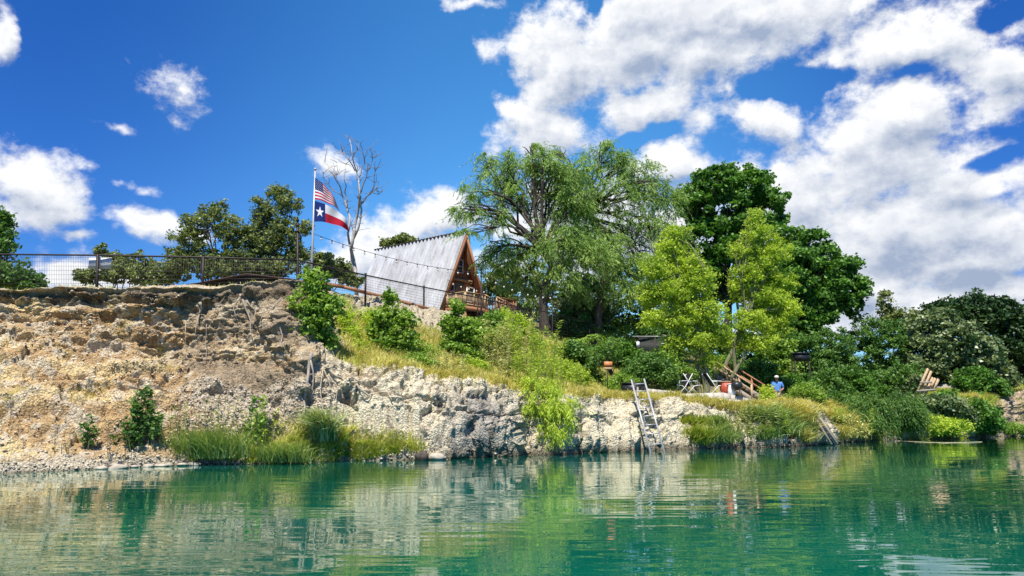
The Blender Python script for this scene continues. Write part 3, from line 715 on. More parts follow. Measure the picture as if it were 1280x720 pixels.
railing((DX0, DY0 + .03, 0), (-.1, DY0 + .03, 0), 14); railing((1.25, DY0 + .03, 0), (DX1, DY0 + .03, 0), 14); railing((DX1, DY0, 0), (DX1, HBACK - .1, 0), 16); railing((DX0, DY0 + .1, 0), (DX0, HBACK - .5, 0), 14)
mb = MB(); NS = 11; RUN, DROP = 4.2, 2.15
for i in range(NS): f = (i + .5) / NS; hbox(mb, -.02, 1.14, DY0 - RUN * f - .17, DY0 - RUN * f + .15, -DROP * f - .06, -DROP * f)
for x in (-.06, 1.18): mb.beam(hp(x, DY0, -.2), hp(x, DY0 - RUN, -DROP - .1), .06, .28)
stp = mb.build('staircase', M['wood'], house)
for x in (-.06, 1.18):
    mb = MB(); mb.beam(hp(x, DY0, .97), hp(x, DY0 - RUN, -DROP + .95), .13, .05); mb.beam(hp(x, DY0, .15), hp(x, DY0 - RUN, -DROP + .13), .04, .07)
    for i in range(20):
        f = i / 19; bg_ = i in (0, 9, 19); zz = -DROP * f; mb.box(hp(x, DY0 - RUN * f, zz + .42), (.1 if bg_ else .04, .1 if bg_ else .04, 1.04), HM)
    mb.build('handrail', M['woodtan'], stp)

# ------------------------------------------------------------------ brown metal roofed shed behind the fence
c0 = at(232, 359, 33); c1 = at(312, 343.5, 36); c2 = at(395, 353.5, 33.5)
shed = empty('metal_shed', (c1.x, 38, gz_at(312, 38)), 0, 'low shed with dark brown ribbed metal roof seen behind wire fence', 'shed')
zg = gz_at(312, 38) - .3
c0 = at(225, 360, 34); c1 = at(312, 343.5, 34); c2 = at(400, 354, 34)
def zt(x): return (c0.z + (c1.z - c0.z) * (x - c0.x) / (c1.x - c0.x)) if x < c1.x else (c1.z + (c2.z - c1.z) * (x - c1.x) / (c2.x - c1.x))
mb = MB()
for (A_, B_) in ((c0, c1), (c1, c2)):
    for i in range(24):
        y0, y1 = 33.6 + i * .3, 33.9 + i * .3; h = .04 if i % 2 else 0
        v_ = [(A_.x, y0, A_.z + h), (B_.x, y0, B_.z + h), (B_.x, y1, B_.z + h), (A_.x, y1, A_.z + h)]; mb.add(v_ + [(q[0], q[1], q[2] - .05) for q in v_], [(0, 1, 2, 3), (7, 6, 5, 4), (0, 4, 5, 1), (1, 5, 6, 2), (2, 6, 7, 3), (3, 7, 4, 0)])
mb.build('roof', M['brownmetal'], shed)
mb = MB(); nl = 12; zz0 = c0.z - .6
for k in range(nl):      # lapped horizontal cladding on the gable end
    za, zb = zz0 + (c1.z - zz0) * k / nl, zz0 + (c1.z - zz0) * (k + 1) / nl
    def xat(z): f = min(max((z - c0.z) / (c1.z - c0.z), 0), 1); g2 = min(max((z - c2.z) / (c1.z - c2.z), 0), 1); return c0.x + (c1.x - c0.x) * f + .03, c2.x + (c1.x - c2.x) * g2 - .03
    la, ra_ = xat(za); lb, rb_ = xat(zb - .01); mb.add([(la, 33.86, za), (ra_, 33.86, za), (rb_, 33.92, zb), (lb, 33.92, zb)], [(0, 1, 2, 3)])
mb.build('wall', M['brownmetal'], shed)

# ------------------------------------------------------------------ fence
def fence(name, label, pts, mat_, posts, mesh=True, dx=.085, group=None):
    """pts: (px, py_top, Y, py_bottom)"""
    A = [at(p[0], p[1], p[2]) for p in pts]; Bm = [at(p[0], p[3], p[2]) for p in pts]
    root = empty(name, Bm[len(Bm) // 2], 0, label, 'fence', group)
    mb = MB(); mb.tube(A, .032, 8); mb.build('top_rail', mat_, root, smooth=True)
    for i in posts:
        mb = MB(); b_ = Bm[i] - Vector((0, 0, .5)); tp_ = A[i] + Vector((0, 0, .07)); mb.beam(b_, tp_, .075, .075, Vector((0, 1, 0))); mb.box(tp_, (.1, .1, .02)); mb.build('post', mat_, root)
    if mesh:
        mb = MB()
        for i in range(len(A) - 1):
            L = (A[i + 1] - A[i]).length; n = max(2, int(L / dx))
            for j in range(n):
                f = j / n; a_ = A[i].lerp(A[i + 1], f); b_ = Bm[i].lerp(Bm[i + 1], f); mb.beam(a_ - Vector((0, 0, .03)), b_, .005, .005, Vector((0, 1, 0)))
            hgt = (A[i].z - Bm[i].z)
            for j in range(8):
                f = (j + .6) / 8; mb.beam(A[i].lerp(Bm[i], f), A[i + 1].lerp(Bm[i + 1], f), .008, .008)
        mb.build('wire_mesh', M['wire'], root)
    return root
fence('wire_fence', 'long level stretch of black rail and wire mesh fence along the cliff top', [(-420, 314, 25.6, 362), (-210, 316, 25.8, 362), (-35, 317.5, 25.9, 362), (122, 319, 26, 362), (254, 321.5, 26.3, 361), (371, 325, 26.6, 357)], M['rust'], [0, 1, 2, 3, 4])
fence('wire_fence', 'black rail fence dropping away from the tall corner post past the cabin toward the trees', [(373, 325.5, 26.7, 357), (457, 344, 31.2, 368), (530, 359, 37.6, 386), (597, 372, 40.5, 399), (643, 383, 43.2, 411), (690, 391, 45.5, 420), (737, 403, 48, 428), (799, 423, 51, 442)], M['rust'], [1, 2, 3, 4, 6, 7], dx=.16)
KB = [at(398, 351, 31.5), at(430, 356, 32), at(457, 363, 32.6), at(500, 374, 35.5), at(545, 386, 38)]
mb = MB()
for q0_, q1_ in zip(KB[:-1], KB[1:]): mb.beam(q0_ - Vector((0, 0, .1)), q1_ - Vector((0, 0, .1)), .06, .15)
tag(mb.build('retaining_board', M['wood']), 'long reddish brown board edging the slope under the metal roof', 'board')
def pole(label, px, pyt, pyb, Y, r=.045, arm=False):
    a = at(px, pyt, Y); b_ = at(px, pyb, Y); mb = MB(); mb.tube([b_ - Vector((0, 0, .6)), b_, a], [r, r, r * .85], 8); mb.tube([a - Vector((0, 0, .01)), a + Vector((0, 0, .05))], [r * 1.2, r * 1.2], 8)
    for h in (.18, .4): mb.box(a - Vector((0, 0, h)), (r * 2.6, r * 2.6, .03))
    o = empty('light_pole', b_, 0, label, 'pole', 'tall slim black poles along the fence'); mb.build('shaft', M['rust'], o)
    mb = MB(); mb.tube([a + Vector((0, 0, .02)), a + Vector((0, -.1, .06))], .012, 6); mb.build('hook', M['rust'], o)
    return o
pole('tall slim black post where the level fence meets the sloping fence', 372, 276, 357, 26.65, .05)
pole('tall slim black post standing in front of the cabin staircase', 601.5, 337, 400, 41)
pole('tall slim black post just right of the leaning tree trunk', 690.5, 366, 420, 45.4)
# sign panel on the fence
s0 = at(110.5, 321.5, 26.05); s1 = at(137.5, 335.5, 26.05)
mb = MB(); mb.box((s0 + s1) / 2 + Vector((0, .06, 0)), (s1.x - s0.x, .012, s0.z - s1.z)); so_ = mb.build('fence_sign', M['white']); tag(so_, 'small blank pale rectangular sign fixed behind the mesh at the fence post', 'sign')

# ------------------------------------------------------------------ flagpole and flags
FY = 38.0; fb = at(389.5, 352, FY); ft = at(394, 213, FY)
fb.z = gz_at(392, FY)
fp = empty('flagpole', fb, 0, 'thin silver flagpole behind the fence carrying two flags', 'flagpole')
mb = MB(); fb2 = Vector((fb.x, fb.y, fb.z - .2)); mb.tube([fb2, fb2.lerp(ft, .5), ft], [.075, .06, .04], 10); mb.build('shaft', M['alu'], fp, smooth=True)
mb = MB(); import bmesh
def uv_ball(mb, c, r, n=8, m_=6, sc=(1, 1, 1)):
    vs = [Vector(c) + Vector((0, 0, r * sc[2]))]
    for i in range(1, m_):
        a = math.pi * i / m_
        for j in range(n): q = 2 * math.pi * j / n; vs.append(Vector(c) + Vector((math.sin(a) * math.cos(q) * sc[0], math.sin(a) * math.sin(q) * sc[1], math.cos(a) * sc[2])) * r)
    vs.append(Vector(c) - Vector((0, 0, r * sc[2]))); fs = []
    for j in range(n): fs.append((0, 1 + j, 1 + (j + 1) % n))
    for i in range(m_ - 2):
        for j in range(n): a = 1 + i * n + j; b_ = 1 + i * n + (j + 1) % n; fs.append((a, a + n, b_ + n, b_))
    e = len(vs) - 1; s_ = 1 + (m_ - 2) * n
    for j in range(n): fs.append((e, s_ + (j + 1) % n, s_ + j))
    mb.add(vs, fs)
uv_ball(mb, ft + Vector((0, 0, .07)), .08); mb.build('finial', M['alu'], fp, smooth=True)
def clothmat(n, c):
    m_ = mat(n, c, .8, var=.06, scale=3, spec=.15); return m_
fred, fwht, fblu = clothmat('flag_red', (.55, .02, .045)), clothmat('flag_white', (.80, .80, .80)), clothmat('flag_blue', (.012, .03, .16))
def star_poly(mb, Fm, s, t, rs_, rt, side, rot=0):
    pts = [Fm(s, t, side)]
    for i in range(10):
        r_ = 1 if i % 2 == 0 else .39; a = math.pi * i / 5 + rot
        pts.append(Fm(s + rs_ * r_ * math.sin(a), t - rt * r_ * math.cos(a), side))
    mb.add(pts, [(0, 1 + i, 1 + (i + 1) % 10) for i in range(10)])
def flag(name, label, TL, BL, TR, BR, sagt, wav, kind):
    TL, BL, TR, BR = [at(p[0], p[1], FY + p[2]) for p in (TL, BL, TR, BR)]
    def Fm(s, t, side=0):
        a = TL.lerp(TR, s); b_ = BL.lerp(BR, s); p_ = a.lerp(b_, t)
        p_ = p_ + Vector((0, math.sin(s * 11 + t * 2.2) * wav * (.2 + s) + side * .006, math.sin(s * math.pi) * sagt + .03 * math.sin(s * 9 + 1) * s))
        return p_
    mb = MB(); ns, nt = (60, 39) if kind == 'us' else (48, 24)
    for side in (0,):
        V = [[Fm(i / ns, j / nt) for i in range(ns + 1)] for j in range(nt + 1)]
    base = len(mb.v); mb.v += [tuple(p_) for row in V for p_ in row]
    for j in range(nt):
        for i in range(ns):
            s_, t_ = (i + .5) / ns, (j + .5) / nt
            if kind == 'us': m_ = 2 if (s_ < .4 and t_ < 7 / 13) else (0 if (int(t_ * 13) % 2 == 0) else 1)
            else: m_ = 2 if s_ < 1 / 3 else (1 if t_ < .5 else 0)
            q = base + j * (ns + 1) + i; mb.f.append([q, q + 1, q + ns + 2, q + ns + 1]); mb.m.append(m_)
    root = empty(name, TL, 0, label, 'flag'); mb.cm = 1
    for side in (-1, 1):
        if kind == 'us':
            for r_ in range(9):
                n = 6 if r_ % 2 == 0 else 5
                for c_ in range(n):
                    s_ = .4 * ((2 * c_ + 1 + (r_ % 2)) / 12); t_ = 7 / 13 * (r_ + 1) / 10; star_poly(mb, Fm, s_, t_, .0125, .024, side)
        else: star_poly(mb, Fm, 1 / 6, .5, .135, .30, side)
    mb.build('cloth', None, root, smooth=True, mats=[fred, fwht, fblu])
flag('national_flag', 'striped red and white flag with starred blue canton, the upper of the two flags', (393.6, 222, -.06), (393.2, 249, -.06), (419, 248, -.5), (424, 263, -.3), .12, .10, 'us')
flag('state_flag', 'blue white and red flag with one big white star, the lower flag', (393.2, 251, -.06), (392.6, 277, -.06), (434, 274, -.6), (436, 289, -.4), .16, .10, 'tx')

# ------------------------------------------------------------------ string lights
def string_lights(label, P0, P1, sag, n, Rb=.05):
    root = empty('string_lights', P0, 0, label, 'lights', 'strings of bulbs')
    def q(f): p_ = P0.lerp(P1, f); return p_ - Vector((0, 0, sag * 4 * f * (1 - f)))
    mb = MB(); mb.tube([q(i / 24) for i in range(25)], .014, 5); mb.build('cord', M['cord'], root)
    for i in range(n):
        p_ = q((i + .7) / n); mb = MB(); mb.tube([p_, p_ - Vector((0, 0, .09))], [.03, .035], 6); o = mb.build('socket', M['cord'], root)
        mb = MB(); uv_ball(mb, p_ - Vector((0, 0, .14)), Rb, 8, 6, (1, 1, 1.25)); mb.build('bulb', M['bulb'], o, smooth=True)
string_lights('black cord with hanging bulbs crossing in front of the pale metal roof', at(391.5, 292, FY), at(601, 341, 41), .35, 16)
string_lights('short row of bulbs strung across the dark cabin front', hp(-1.9, -.05, 1.95), hp(2.1, -.05, 1.7), .1, 5, .06)
string_lights('thin cord of bulbs running from the cabin post into the willow', at(601.5, 341, 41), at(690.5, 370, 45.4), .3, 9)

# ------------------------------------------------------------------ dead tree
DY = 44.0
db = at(444, 350, DY); db.z = gz_at(444, DY) - .2
dt = empty('dead_tree', db, 0, 'bare leafless tree with pale forked trunk right of the flags', 'tree')
BR_ = [([(446, 375), (444, 350), (442, 325), (441, 300), (444, 280), (448, 262), (449.5, 240), (446, 215), (440, 192), (437, 174)], .21, .025, 'barkpale'),
       ([(443, 345), (439, 315), (436, 300), (437, 282), (434, 262), (428, 245), (420, 225), (411, 212), (406, 203)], .15, .02, 'barkpale'),
       ([(449, 258), (458, 246), (465, 240), (476, 233)], .09, .012, 'bark'), ([(447, 248), (454, 230), (459, 214), (466, 198), (470, 190)], .08, .012, 'bark'),
       ([(446, 225), (452, 210), (455, 198), (453, 186)], .06, .01, 'bark'), ([(434, 260), (431, 240), (430, 225), (432, 205)], .07, .01, 'bark'),
       ([(444, 214), (436, 200), (428, 190), (420, 184)], .06, .01, 'bark'), ([(462, 242), (468, 228), (469, 214), (468, 208)], .05, .01, 'bark'),
       ([(428, 245), (416, 238), (404, 222), (403, 215)], .05, .01, 'bark'), ([(442, 196), (447, 188), (448, 178)], .04, .01, 'bark'), ([(459, 214), (463, 208), (463, 188)], .04, .01, 'bark'),
       ([(441, 300), (448, 285), (452, 262), (451, 245)], .13, .05, 'barkpale'), ([(420, 225), (422, 212), (421, 203)], .035, .01, 'bark'), ([(465, 240), (473, 243), (479, 238)], .035, .01, 'bark')]
groups = {'barkpale': MB(), 'bark': MB()}
for pts, r0, r1, m_ in BR_:
    q = []
    for i, p_ in enumerate(pts): q.append(at(p_[0], p_[1], DY + random.uniform(-.4, .4) * min(i, 2)))
    # refine with small wiggles
    qq = [q[0]]
    for a, b_ in zip(q[:-1], q[1:]):
        qq.append(a.lerp(b_, .5) + Vector((random.gauss(0, .06), random.gauss(0, .06), random.gauss(0, .04)))); qq.append(b_)
    r0 *= .62; groups[m_].tube(qq, [r0 + (r1 * .7 - r0) * i / (len(qq) - 1) for i in range(len(qq))], 7)
    for k in range(int(len(qq) * 1.1)):
        i = random.randint(len(qq) // 3, len(qq) - 1); s_ = qq[i]; d = Vector((random.gauss(0, 1), random.gauss(0, 1), random.uniform(.2, 1.4))).normalized() * random.uniform(.4, 1.1)
        groups['bark'].tube(wig(s_, s_ + d, 3, .08), [.022, .016, .012, .007], 4)
groups['barkpale'].build('trunk', M['barkpale'], dt, smooth=True); groups['bark'].build('branch', mat('dead_branch', (.24, .21, .18), .9), dt, smooth=True)

# ------------------------------------------------------------------ trees
gb = 'trees growing behind the cliff top fence'
tree('leafy_tree', 'dark leafy tree at the far left edge behind the fence', 'tree', (-30, None), [(-35, 290, 50, 36), (-8, 322, 34, 26), (-60, 330, 50, 34), (8, 350, 34, 14), (2, 298, 14, 14), (-4, 275, 12, 12)], 34, 'mid', n=16000, leaf=(.20, .12), clumps=260, rc=.34, trunk_r=.18, group=gb)
tree('leafy_tree', 'round low bushy tree hugging the fence foot at far left', 'tree', (25, None), [(25, 348, 26, 12), (40, 352, 18, 9), (5, 345, 26, 14)], 31, 'mid', n=5000, leaf=(.15, .09), clumps=120, rc=.22, trunk_r=.08, group=gb)
tree('leafy_tree', 'low olive tree showing behind the fence sign', 'tree', (140, None), [(150, 338, 40, 16), (110, 346, 22, 10), (127, 312, 9, 8), (170, 330, 26, 14), (190, 345, 34, 14), (140, 322, 12, 9), (215, 340, 24, 16)], 44, 'olive', n=11000, leaf=(.20, .12), clumps=420, rc=.26, trunk_r=.10, group=gb, shell=.2)
tree('leafy_tree', 'sparse olive tree with sky gaps, lower of the two left of the flags', 'tree', (262, None), [(262, 272, 28, 16), (238, 295, 26, 18), (288, 290, 26, 22), (255, 325, 44, 22), (225, 325, 26, 18), (300, 325, 28, 20), (272, 258, 12, 8), (235, 275, 10, 8), (310, 300, 18, 16), (280, 338, 40, 14)], 43, 'olive', n=19000, leaf=(.17, .10), clumps=1000, rc=.24, trunk_r=.14, shell=.15, group=gb, sub=6)
tree('leafy_tree', 'tallest sparse olive tree just left of the flagpole', 'tree', (350, None), [(345, 240, 16, 11), (362, 255, 18, 16), (332, 268, 20, 18), (355, 290, 28, 20), (372, 318, 22, 18), (330, 312, 26, 22), (382, 285, 9, 10), (322, 250, 7, 6), (318, 290, 16, 16), (345, 335, 40, 14), (318, 335, 26, 14)], 43.5, 'olive', n=19000, leaf=(.17, .10), clumps=1000, rc=.24, trunk_r=.15, shell=.15, group=gb, sub=6)
tree('leafy_tree', 'scrubby small tree between the flagpole and the dead trunk', 'tree', (412, None), [(408, 328, 20, 12), (425, 340, 16, 12), (398, 338, 14, 14), (440, 350, 12, 8)], 40, 'olive', n=5500, leaf=(.2, .12), clumps=130, rc=.28, trunk_r=.07, shell=.3, group=gb)
tree('leafy_tree', 'distant treetop poking over the ridge of the metal roof', 'tree', (492, None), [(490, 303, 13, 5), (507, 299, 14, 6), (500, 318, 22, 12)], 66, 'olive', n=3500, leaf=(.3, .2), clumps=110, rc=.4, trunk_r=.2, group=gb)
# the big willow
gw = 'feathery drooping trees behind the cabin stairs'
tree('willow_tree', 'feathery drooping tree with dark leaning trunk right of the cabin, leftmost of the drooping pair', 'tree', (684, None),
     [(665, 198, 30, 20), (628, 222, 30, 20), (596, 240, 22, 14, -3), (575, 262, 14, 12, -4), (690, 225, 40, 24), (645, 250, 36, 22), (705, 262, 42, 26, 1), (622, 312, 20, 20, -1), (645, 325, 30, 24), (700, 310, 46, 30), (738, 325, 36, 28), (662, 184, 12, 8), (590, 262, 14, 12, -3.5), (618, 275, 22, 16, -2), (655, 365, 26, 16), (582, 292, 13, 9, -4.5), (610, 200, 16, 12), (640, 205, 24, 14), (600, 330, 12, 10, -1), (682, 206, 24, 14), (712, 215, 22, 18), (718, 250, 26, 22), (712, 300, 30, 26), (625, 350, 20, 14), (700, 352, 28, 18)], 46, 'willow', bark='bark', n=84000, leaf=(.21, .038),
     style='strand', strand=.8, drop=.5, trunk_r=.33, lean_pts=[(680, 400), (679, 375), (684, 350), (690, 332), (676, 312)], group=gw, sub=7, shell=.12)
tree('willow_tree', 'feathery drooping tree reaching over toward the tall dark tree, right one of the pair', 'tree', (745, None),
     [(757, 202, 34, 22), (725, 222, 36, 22), (795, 222, 34, 24), (815, 245, 32, 26), (765, 250, 46, 26), (800, 285, 40, 26), (760, 305, 38, 28), (838, 258, 20, 22), (757, 182, 14, 9), (830, 295, 24, 22), (720, 272, 28, 20), (700, 190, 12, 8), (825, 232, 16, 12), (780, 200, 18, 12), (715, 240, 26, 22), (735, 300, 34, 28), (780, 335, 34, 24), (742, 362, 28, 20), (785, 368, 32, 20), (812, 335, 26, 24), (820, 375, 20, 18)], 48.5, 'willow', bark='bark', n=88000, leaf=(.21, .038),
     style='strand', strand=.8, drop=.5, trunk_r=.25, lean_pts=[(748, 400), (752, 360), (765, 320), (752, 285), (733, 268)], group=gw, sub=7, shell=.12)
gd = 'dense dark green trees on the right'
tree('shade_tree', 'tallest dense dark green tree with rounded broad leaf clumps', 'tree', (905, None),
     [(900, 232, 40, 26), (935, 230, 36, 24), (868, 245, 26, 26), (905, 270, 50, 34), (955, 262, 30, 30), (880, 305, 46, 36), (960, 300, 44, 34), (915, 340, 50, 36), (860, 350, 40, 34), (975, 345, 44, 34)], 54, 'dark', n=62000, leaf=(.30, .20), clumps=620, rc=.52, trunk_r=.42, group=gd, sub=4, seed=5)
tree('shade_tree', 'dark green tree reaching out right with one low hanging limb of leaves', 'tree', (985, None),
     [(1012, 312, 28, 26), (1000, 345, 44, 34), (1048, 335, 26, 22), (1040, 362, 32, 26), (1066, 360, 18, 18), (1062, 384, 14, 14), (1010, 390, 36, 28), (985, 400, 36, 28), (1005, 420, 22, 14), (970, 370, 40, 30)], 52, 'dark', n=44000, leaf=(.28, .19), clumps=460, rc=.48, trunk_r=.32, group=gd, sub=4, seed=6)
gl = 'yellow green young trees on the terrace'
tree('young_tree', 'yellow green young tree with several leaning stems behind the terrace chair, left one', 'tree', (878, None),
     [(848, 292, 20, 12), (838, 312, 24, 16), (818, 335, 20, 18), (855, 330, 28, 18), (810, 368, 16, 18), (838, 365, 28, 20), (872, 355, 26, 20), (850, 395, 32, 20), (884, 390, 24, 20), (815, 398, 18, 12), (868, 425, 28, 16), (898, 418, 20, 14), (840, 428, 16, 12), (885, 450, 20, 12)], 35.5, 'lime', n=40000, leaf=(.13, .058), clumps=1100, rc=.26, bark='barklime',
     trunk_r=.15, group=gl, sub=5, shell=.2, stems=4, lean_pts=[(884, 470), (880, 445), (872, 415)], droop=.3)
tree('young_tree', 'yellow green young tree with tall pointed crown, right one of the lime pair', 'tree', (908, None),
     [(944, 272, 14, 12), (950, 292, 24, 14), (934, 312, 22, 16), (965, 318, 26, 18), (945, 340, 30, 18), (975, 352, 22, 16), (925, 358, 18, 14), (952, 372, 34, 20), (984, 386, 18, 14), (938, 400, 26, 16), (968, 405, 26, 16), (950, 428, 24, 12), (920, 425, 14, 10)], 37.5, 'lime', n=38000, leaf=(.13, .058), clumps=1000, rc=.26, bark='barklime',
     trunk_r=.14, group=gl, sub=5, shell=.2, stems=3, lean_pts=[(900, 470), (915, 440), (932, 405)], droop=.3)
gm = 'mixed small trees filling the bank under the willows'
def mids(lst):
    for (lab, bx, Y, bl, m_, n) in lst:
        tree('small_tree', lab, 'tree', (bx, None), bl, Y, m_, n=n, leaf=(.2, .12), clumps=max(80, n // 60), rc=.34, trunk_r=.1, group=gm, shell=.4)
mids([('light olive tree filling the gap right of the cabin', 640, 56, [(630, 350, 30, 24), (652, 375, 30, 24), (615, 365, 20, 16), (660, 345, 24, 20)], 'olive', 13000),
      ('small speckled olive tree left of the dark shrubs under the willow', 722, 52, [(735, 365, 26, 20), (718, 385, 28, 18), (748, 388, 24, 18)], 'pale', 9000),
      ('dark green tree deep between the two willows', 770, 55, [(720, 400, 34, 20), (800, 405, 34, 20), (770, 360, 36, 34), (790, 390, 36, 26), (752, 402, 30, 20), (810, 350, 30, 30), (705, 350, 28, 26), (740, 340, 36, 26)], 'mid', 20000),
      ('dark bushy tree between the black fence and the drooping canopy', 725, 49.5, [(722, 412, 30, 16), (700, 402, 20, 14), (750, 420, 26, 14)], 'mid', 8000),
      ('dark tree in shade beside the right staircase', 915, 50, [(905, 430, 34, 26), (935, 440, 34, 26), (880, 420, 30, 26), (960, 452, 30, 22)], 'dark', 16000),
      ('deep green tree right behind the person in blue', 985, 47, [(985, 445, 30, 26), (1010, 470, 26, 18), (960, 478, 26, 20), (1000, 432, 22, 18)], 'mid', 15000),
      ('pale leaved slim tree beside the dark raised box', 978, 45, [(975, 432, 20, 16), (985, 462, 16, 20), (972, 450, 12, 16)], 'bright', 5000)])
mids([('broad dark tree far behind the dark screened gate', 810, 66, [(800, 415, 40, 22), (840, 400, 40, 30), (770, 420, 36, 18), (740, 400, 34, 22), (870, 410, 36, 28)], 'dark', 16000),
      ('leafy dark tree closing the view right behind the screened gate', 828, 49, [(815, 418, 26, 16), (838, 425, 22, 14), (800, 430, 18, 10), (845, 405, 18, 14)], 'mid', 9000),
      ('light olive tree glimpsed between the two drooping tree trunks', 718, 58, [(705, 385, 26, 18), (728, 372, 24, 18), (740, 395, 22, 16), (690, 370, 20, 16)], 'olive', 8000),
      ('mid green tree far behind between the leaning trunk and the dark pair', 700, 68, [(690, 400, 34, 14), (660, 395, 30, 14), (720, 405, 34, 14), (640, 385, 26, 14)], 'mid', 12000),
      ('dark tree closing the gap under the hanging dark limb', 1010, 62, [(1000, 440, 36, 26), (1035, 445, 30, 22), (970, 440, 30, 24)], 'dark', 12000)])
# right bank thicket
gr_ = 'thicket of trees and bushes on the far right bank'
def thick(lst):
    for (lab, bx, Y, bl, m_, n, lf) in lst:
        tree('bank_tree', lab, 'tree', (bx, None), bl, Y, m_, n=n, leaf=lf, clumps=max(90, n // 50), rc=.42 if lf[0] > .2 else .3, trunk_r=.11, group=gr_, shell=.45)
thick([('blue green bushy tree directly right of the hanging dark limb', 1042, 49, [(1040, 430, 26, 22), (1030, 460, 28, 24), (1055, 465, 26, 24), (1045, 485, 34, 16)], 'mid', 16000, (.2, .09)),
       ('mid green tree behind the two round willow bushes', 1088, 51, [(1090, 418, 30, 22), (1075, 445, 30, 26), (1112, 440, 34, 28), (1100, 470, 40, 22), (1130, 420, 26, 20)], 'mid', 20000, (.2, .10)),
       ('slim sparse treetop sticking up above the right thicket', 1112, 57, [(1107, 376, 8, 12), (1114, 392, 14, 9), (1110, 405, 12, 10), (1130, 398, 18, 12)], 'olive', 3800, (.22, .14)),
       ('tree of glinting pale leaves, broadest on the right bank', 1180, 50, [(1165, 415, 34, 26), (1200, 430, 40, 30), (1150, 445, 34, 26), (1225, 450, 34, 28), (1185, 460, 44, 24), (1250, 470, 24, 16), (1178, 398, 22, 16)], 'pale', 30000, (.25, .16)),
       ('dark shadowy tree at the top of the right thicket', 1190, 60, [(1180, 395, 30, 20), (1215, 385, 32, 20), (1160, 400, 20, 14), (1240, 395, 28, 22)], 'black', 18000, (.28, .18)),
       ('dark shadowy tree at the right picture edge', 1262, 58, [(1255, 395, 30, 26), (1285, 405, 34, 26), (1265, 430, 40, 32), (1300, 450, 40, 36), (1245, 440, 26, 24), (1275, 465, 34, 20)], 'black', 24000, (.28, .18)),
       ('black green tree outside the right edge over the bank', 1350, 60, [(1340, 400, 50, 40), (1380, 430, 60, 40), (1340, 450, 50, 36), (1440, 420, 60, 46)], 'black', 22000, (.3, .2)),
       ('shaded bushy tree low between the pale tree and the sandy bank', 1232, 47, [(1222, 480, 30, 20), (1205, 500, 24, 14), (1245, 490, 18, 14)], 'dark', 12000, (.2, .13))])
gbk = 'bushes along the waterline'
def shr(lst, **kw):
    for (lab, px, py, Y, bl, m_, n, lf) in lst: bush('bush', lab, 'bush', px, py, Y, bl, m_, n=n, leaf=lf, clumps=max(50, n // 40), group=gbk, **kw)
bush('willow_bush', 'round feathery green bush by the water, left of the two', 'bush', 1087, 540, None, [(1085, 508, 20, 16), (1078, 524, 18, 12), (1095, 522, 16, 12)], 'mid', n=12000, leaf=(.16, .035), style='strand', group=gbk)
bush('willow_bush', 'round feathery green bush by the water, right of the two', 'bush', 1125, 540, None, [(1128, 504, 18, 16), (1120, 522, 22, 13), (1140, 518, 16, 12)], 'mid', n=12000, leaf=(.16, .035), style='strand', group=gbk)
shr([('yellow green low bush over the water at the end of the rope', 1170, 540, None, [(1165, 532, 24, 11), (1190, 534, 22, 10), (1150, 536, 14, 8)], 'lime', 8000, (.14, .07)),
     ('glinting pale bush below the broken timber frame', 1165, 520, None, [(1160, 508, 24, 14), (1185, 512, 24, 14), (1200, 520, 18, 12)], 'pale', 9000, (.2, .13)),
     ('dark bush overhanging the water beside the sandy bank', 1220, 540, None, [(1225, 520, 22, 18), (1210, 530, 20, 12), (1240, 530, 12, 12)], 'dark', 9000, (.18, .11)),
     ('green bush at the top of the leaning timbers', 1050, 515, None, [(1055, 505, 22, 12), (1040, 500, 14, 10), (1070, 515, 12, 10)], 'mid', 5000, (.16, .08)),
     ('small mixed bush between the timbers and the rope', 1062, 540, None, [(1058, 533, 14, 10), (1072, 536, 12, 8), (1050, 525, 10, 8)], 'weed', 4500, (.14, .06)),
     ('low green scrub at the foot of the sandy bank', 1262, 540, None, [(1258, 535, 14, 8), (1275, 537, 12, 6)], 'bright', 2500, (.12, .06))])
thick([('green tree stepping down behind the leaning timbers', 1032, 45, [(1030, 480, 22, 18), (1048, 490, 18, 12), (1018, 492, 14, 10)], 'mid', 9000, (.17, .09)),
       ('dark tree between the timber bushes and the left round willow bush', 1070, 46, [(1068, 478, 24, 18), (1085, 488, 20, 12), (1055, 495, 16, 9)], 'dark', 9000, (.17, .10)),
       ('green tree rising above the right round willow bush', 1115, 47, [(1112, 478, 26, 18), (1132, 470, 20, 16), (1100, 492, 16, 10)], 'mid', 10000, (.17, .10)),
       ('glinting leafy shrub left of the broken timber frame', 1138, 46, [(1135, 490, 16, 12), (1128, 500, 12, 8), (1142, 478, 10, 10)], 'pale', 5000, (.18, .11)),
       ('dark shrub low between the broken timber frame and the long stone block', 1190, 44, [(1180, 500, 24, 9), (1205, 506, 22, 9)], 'dark', 6000, (.17, .10))])
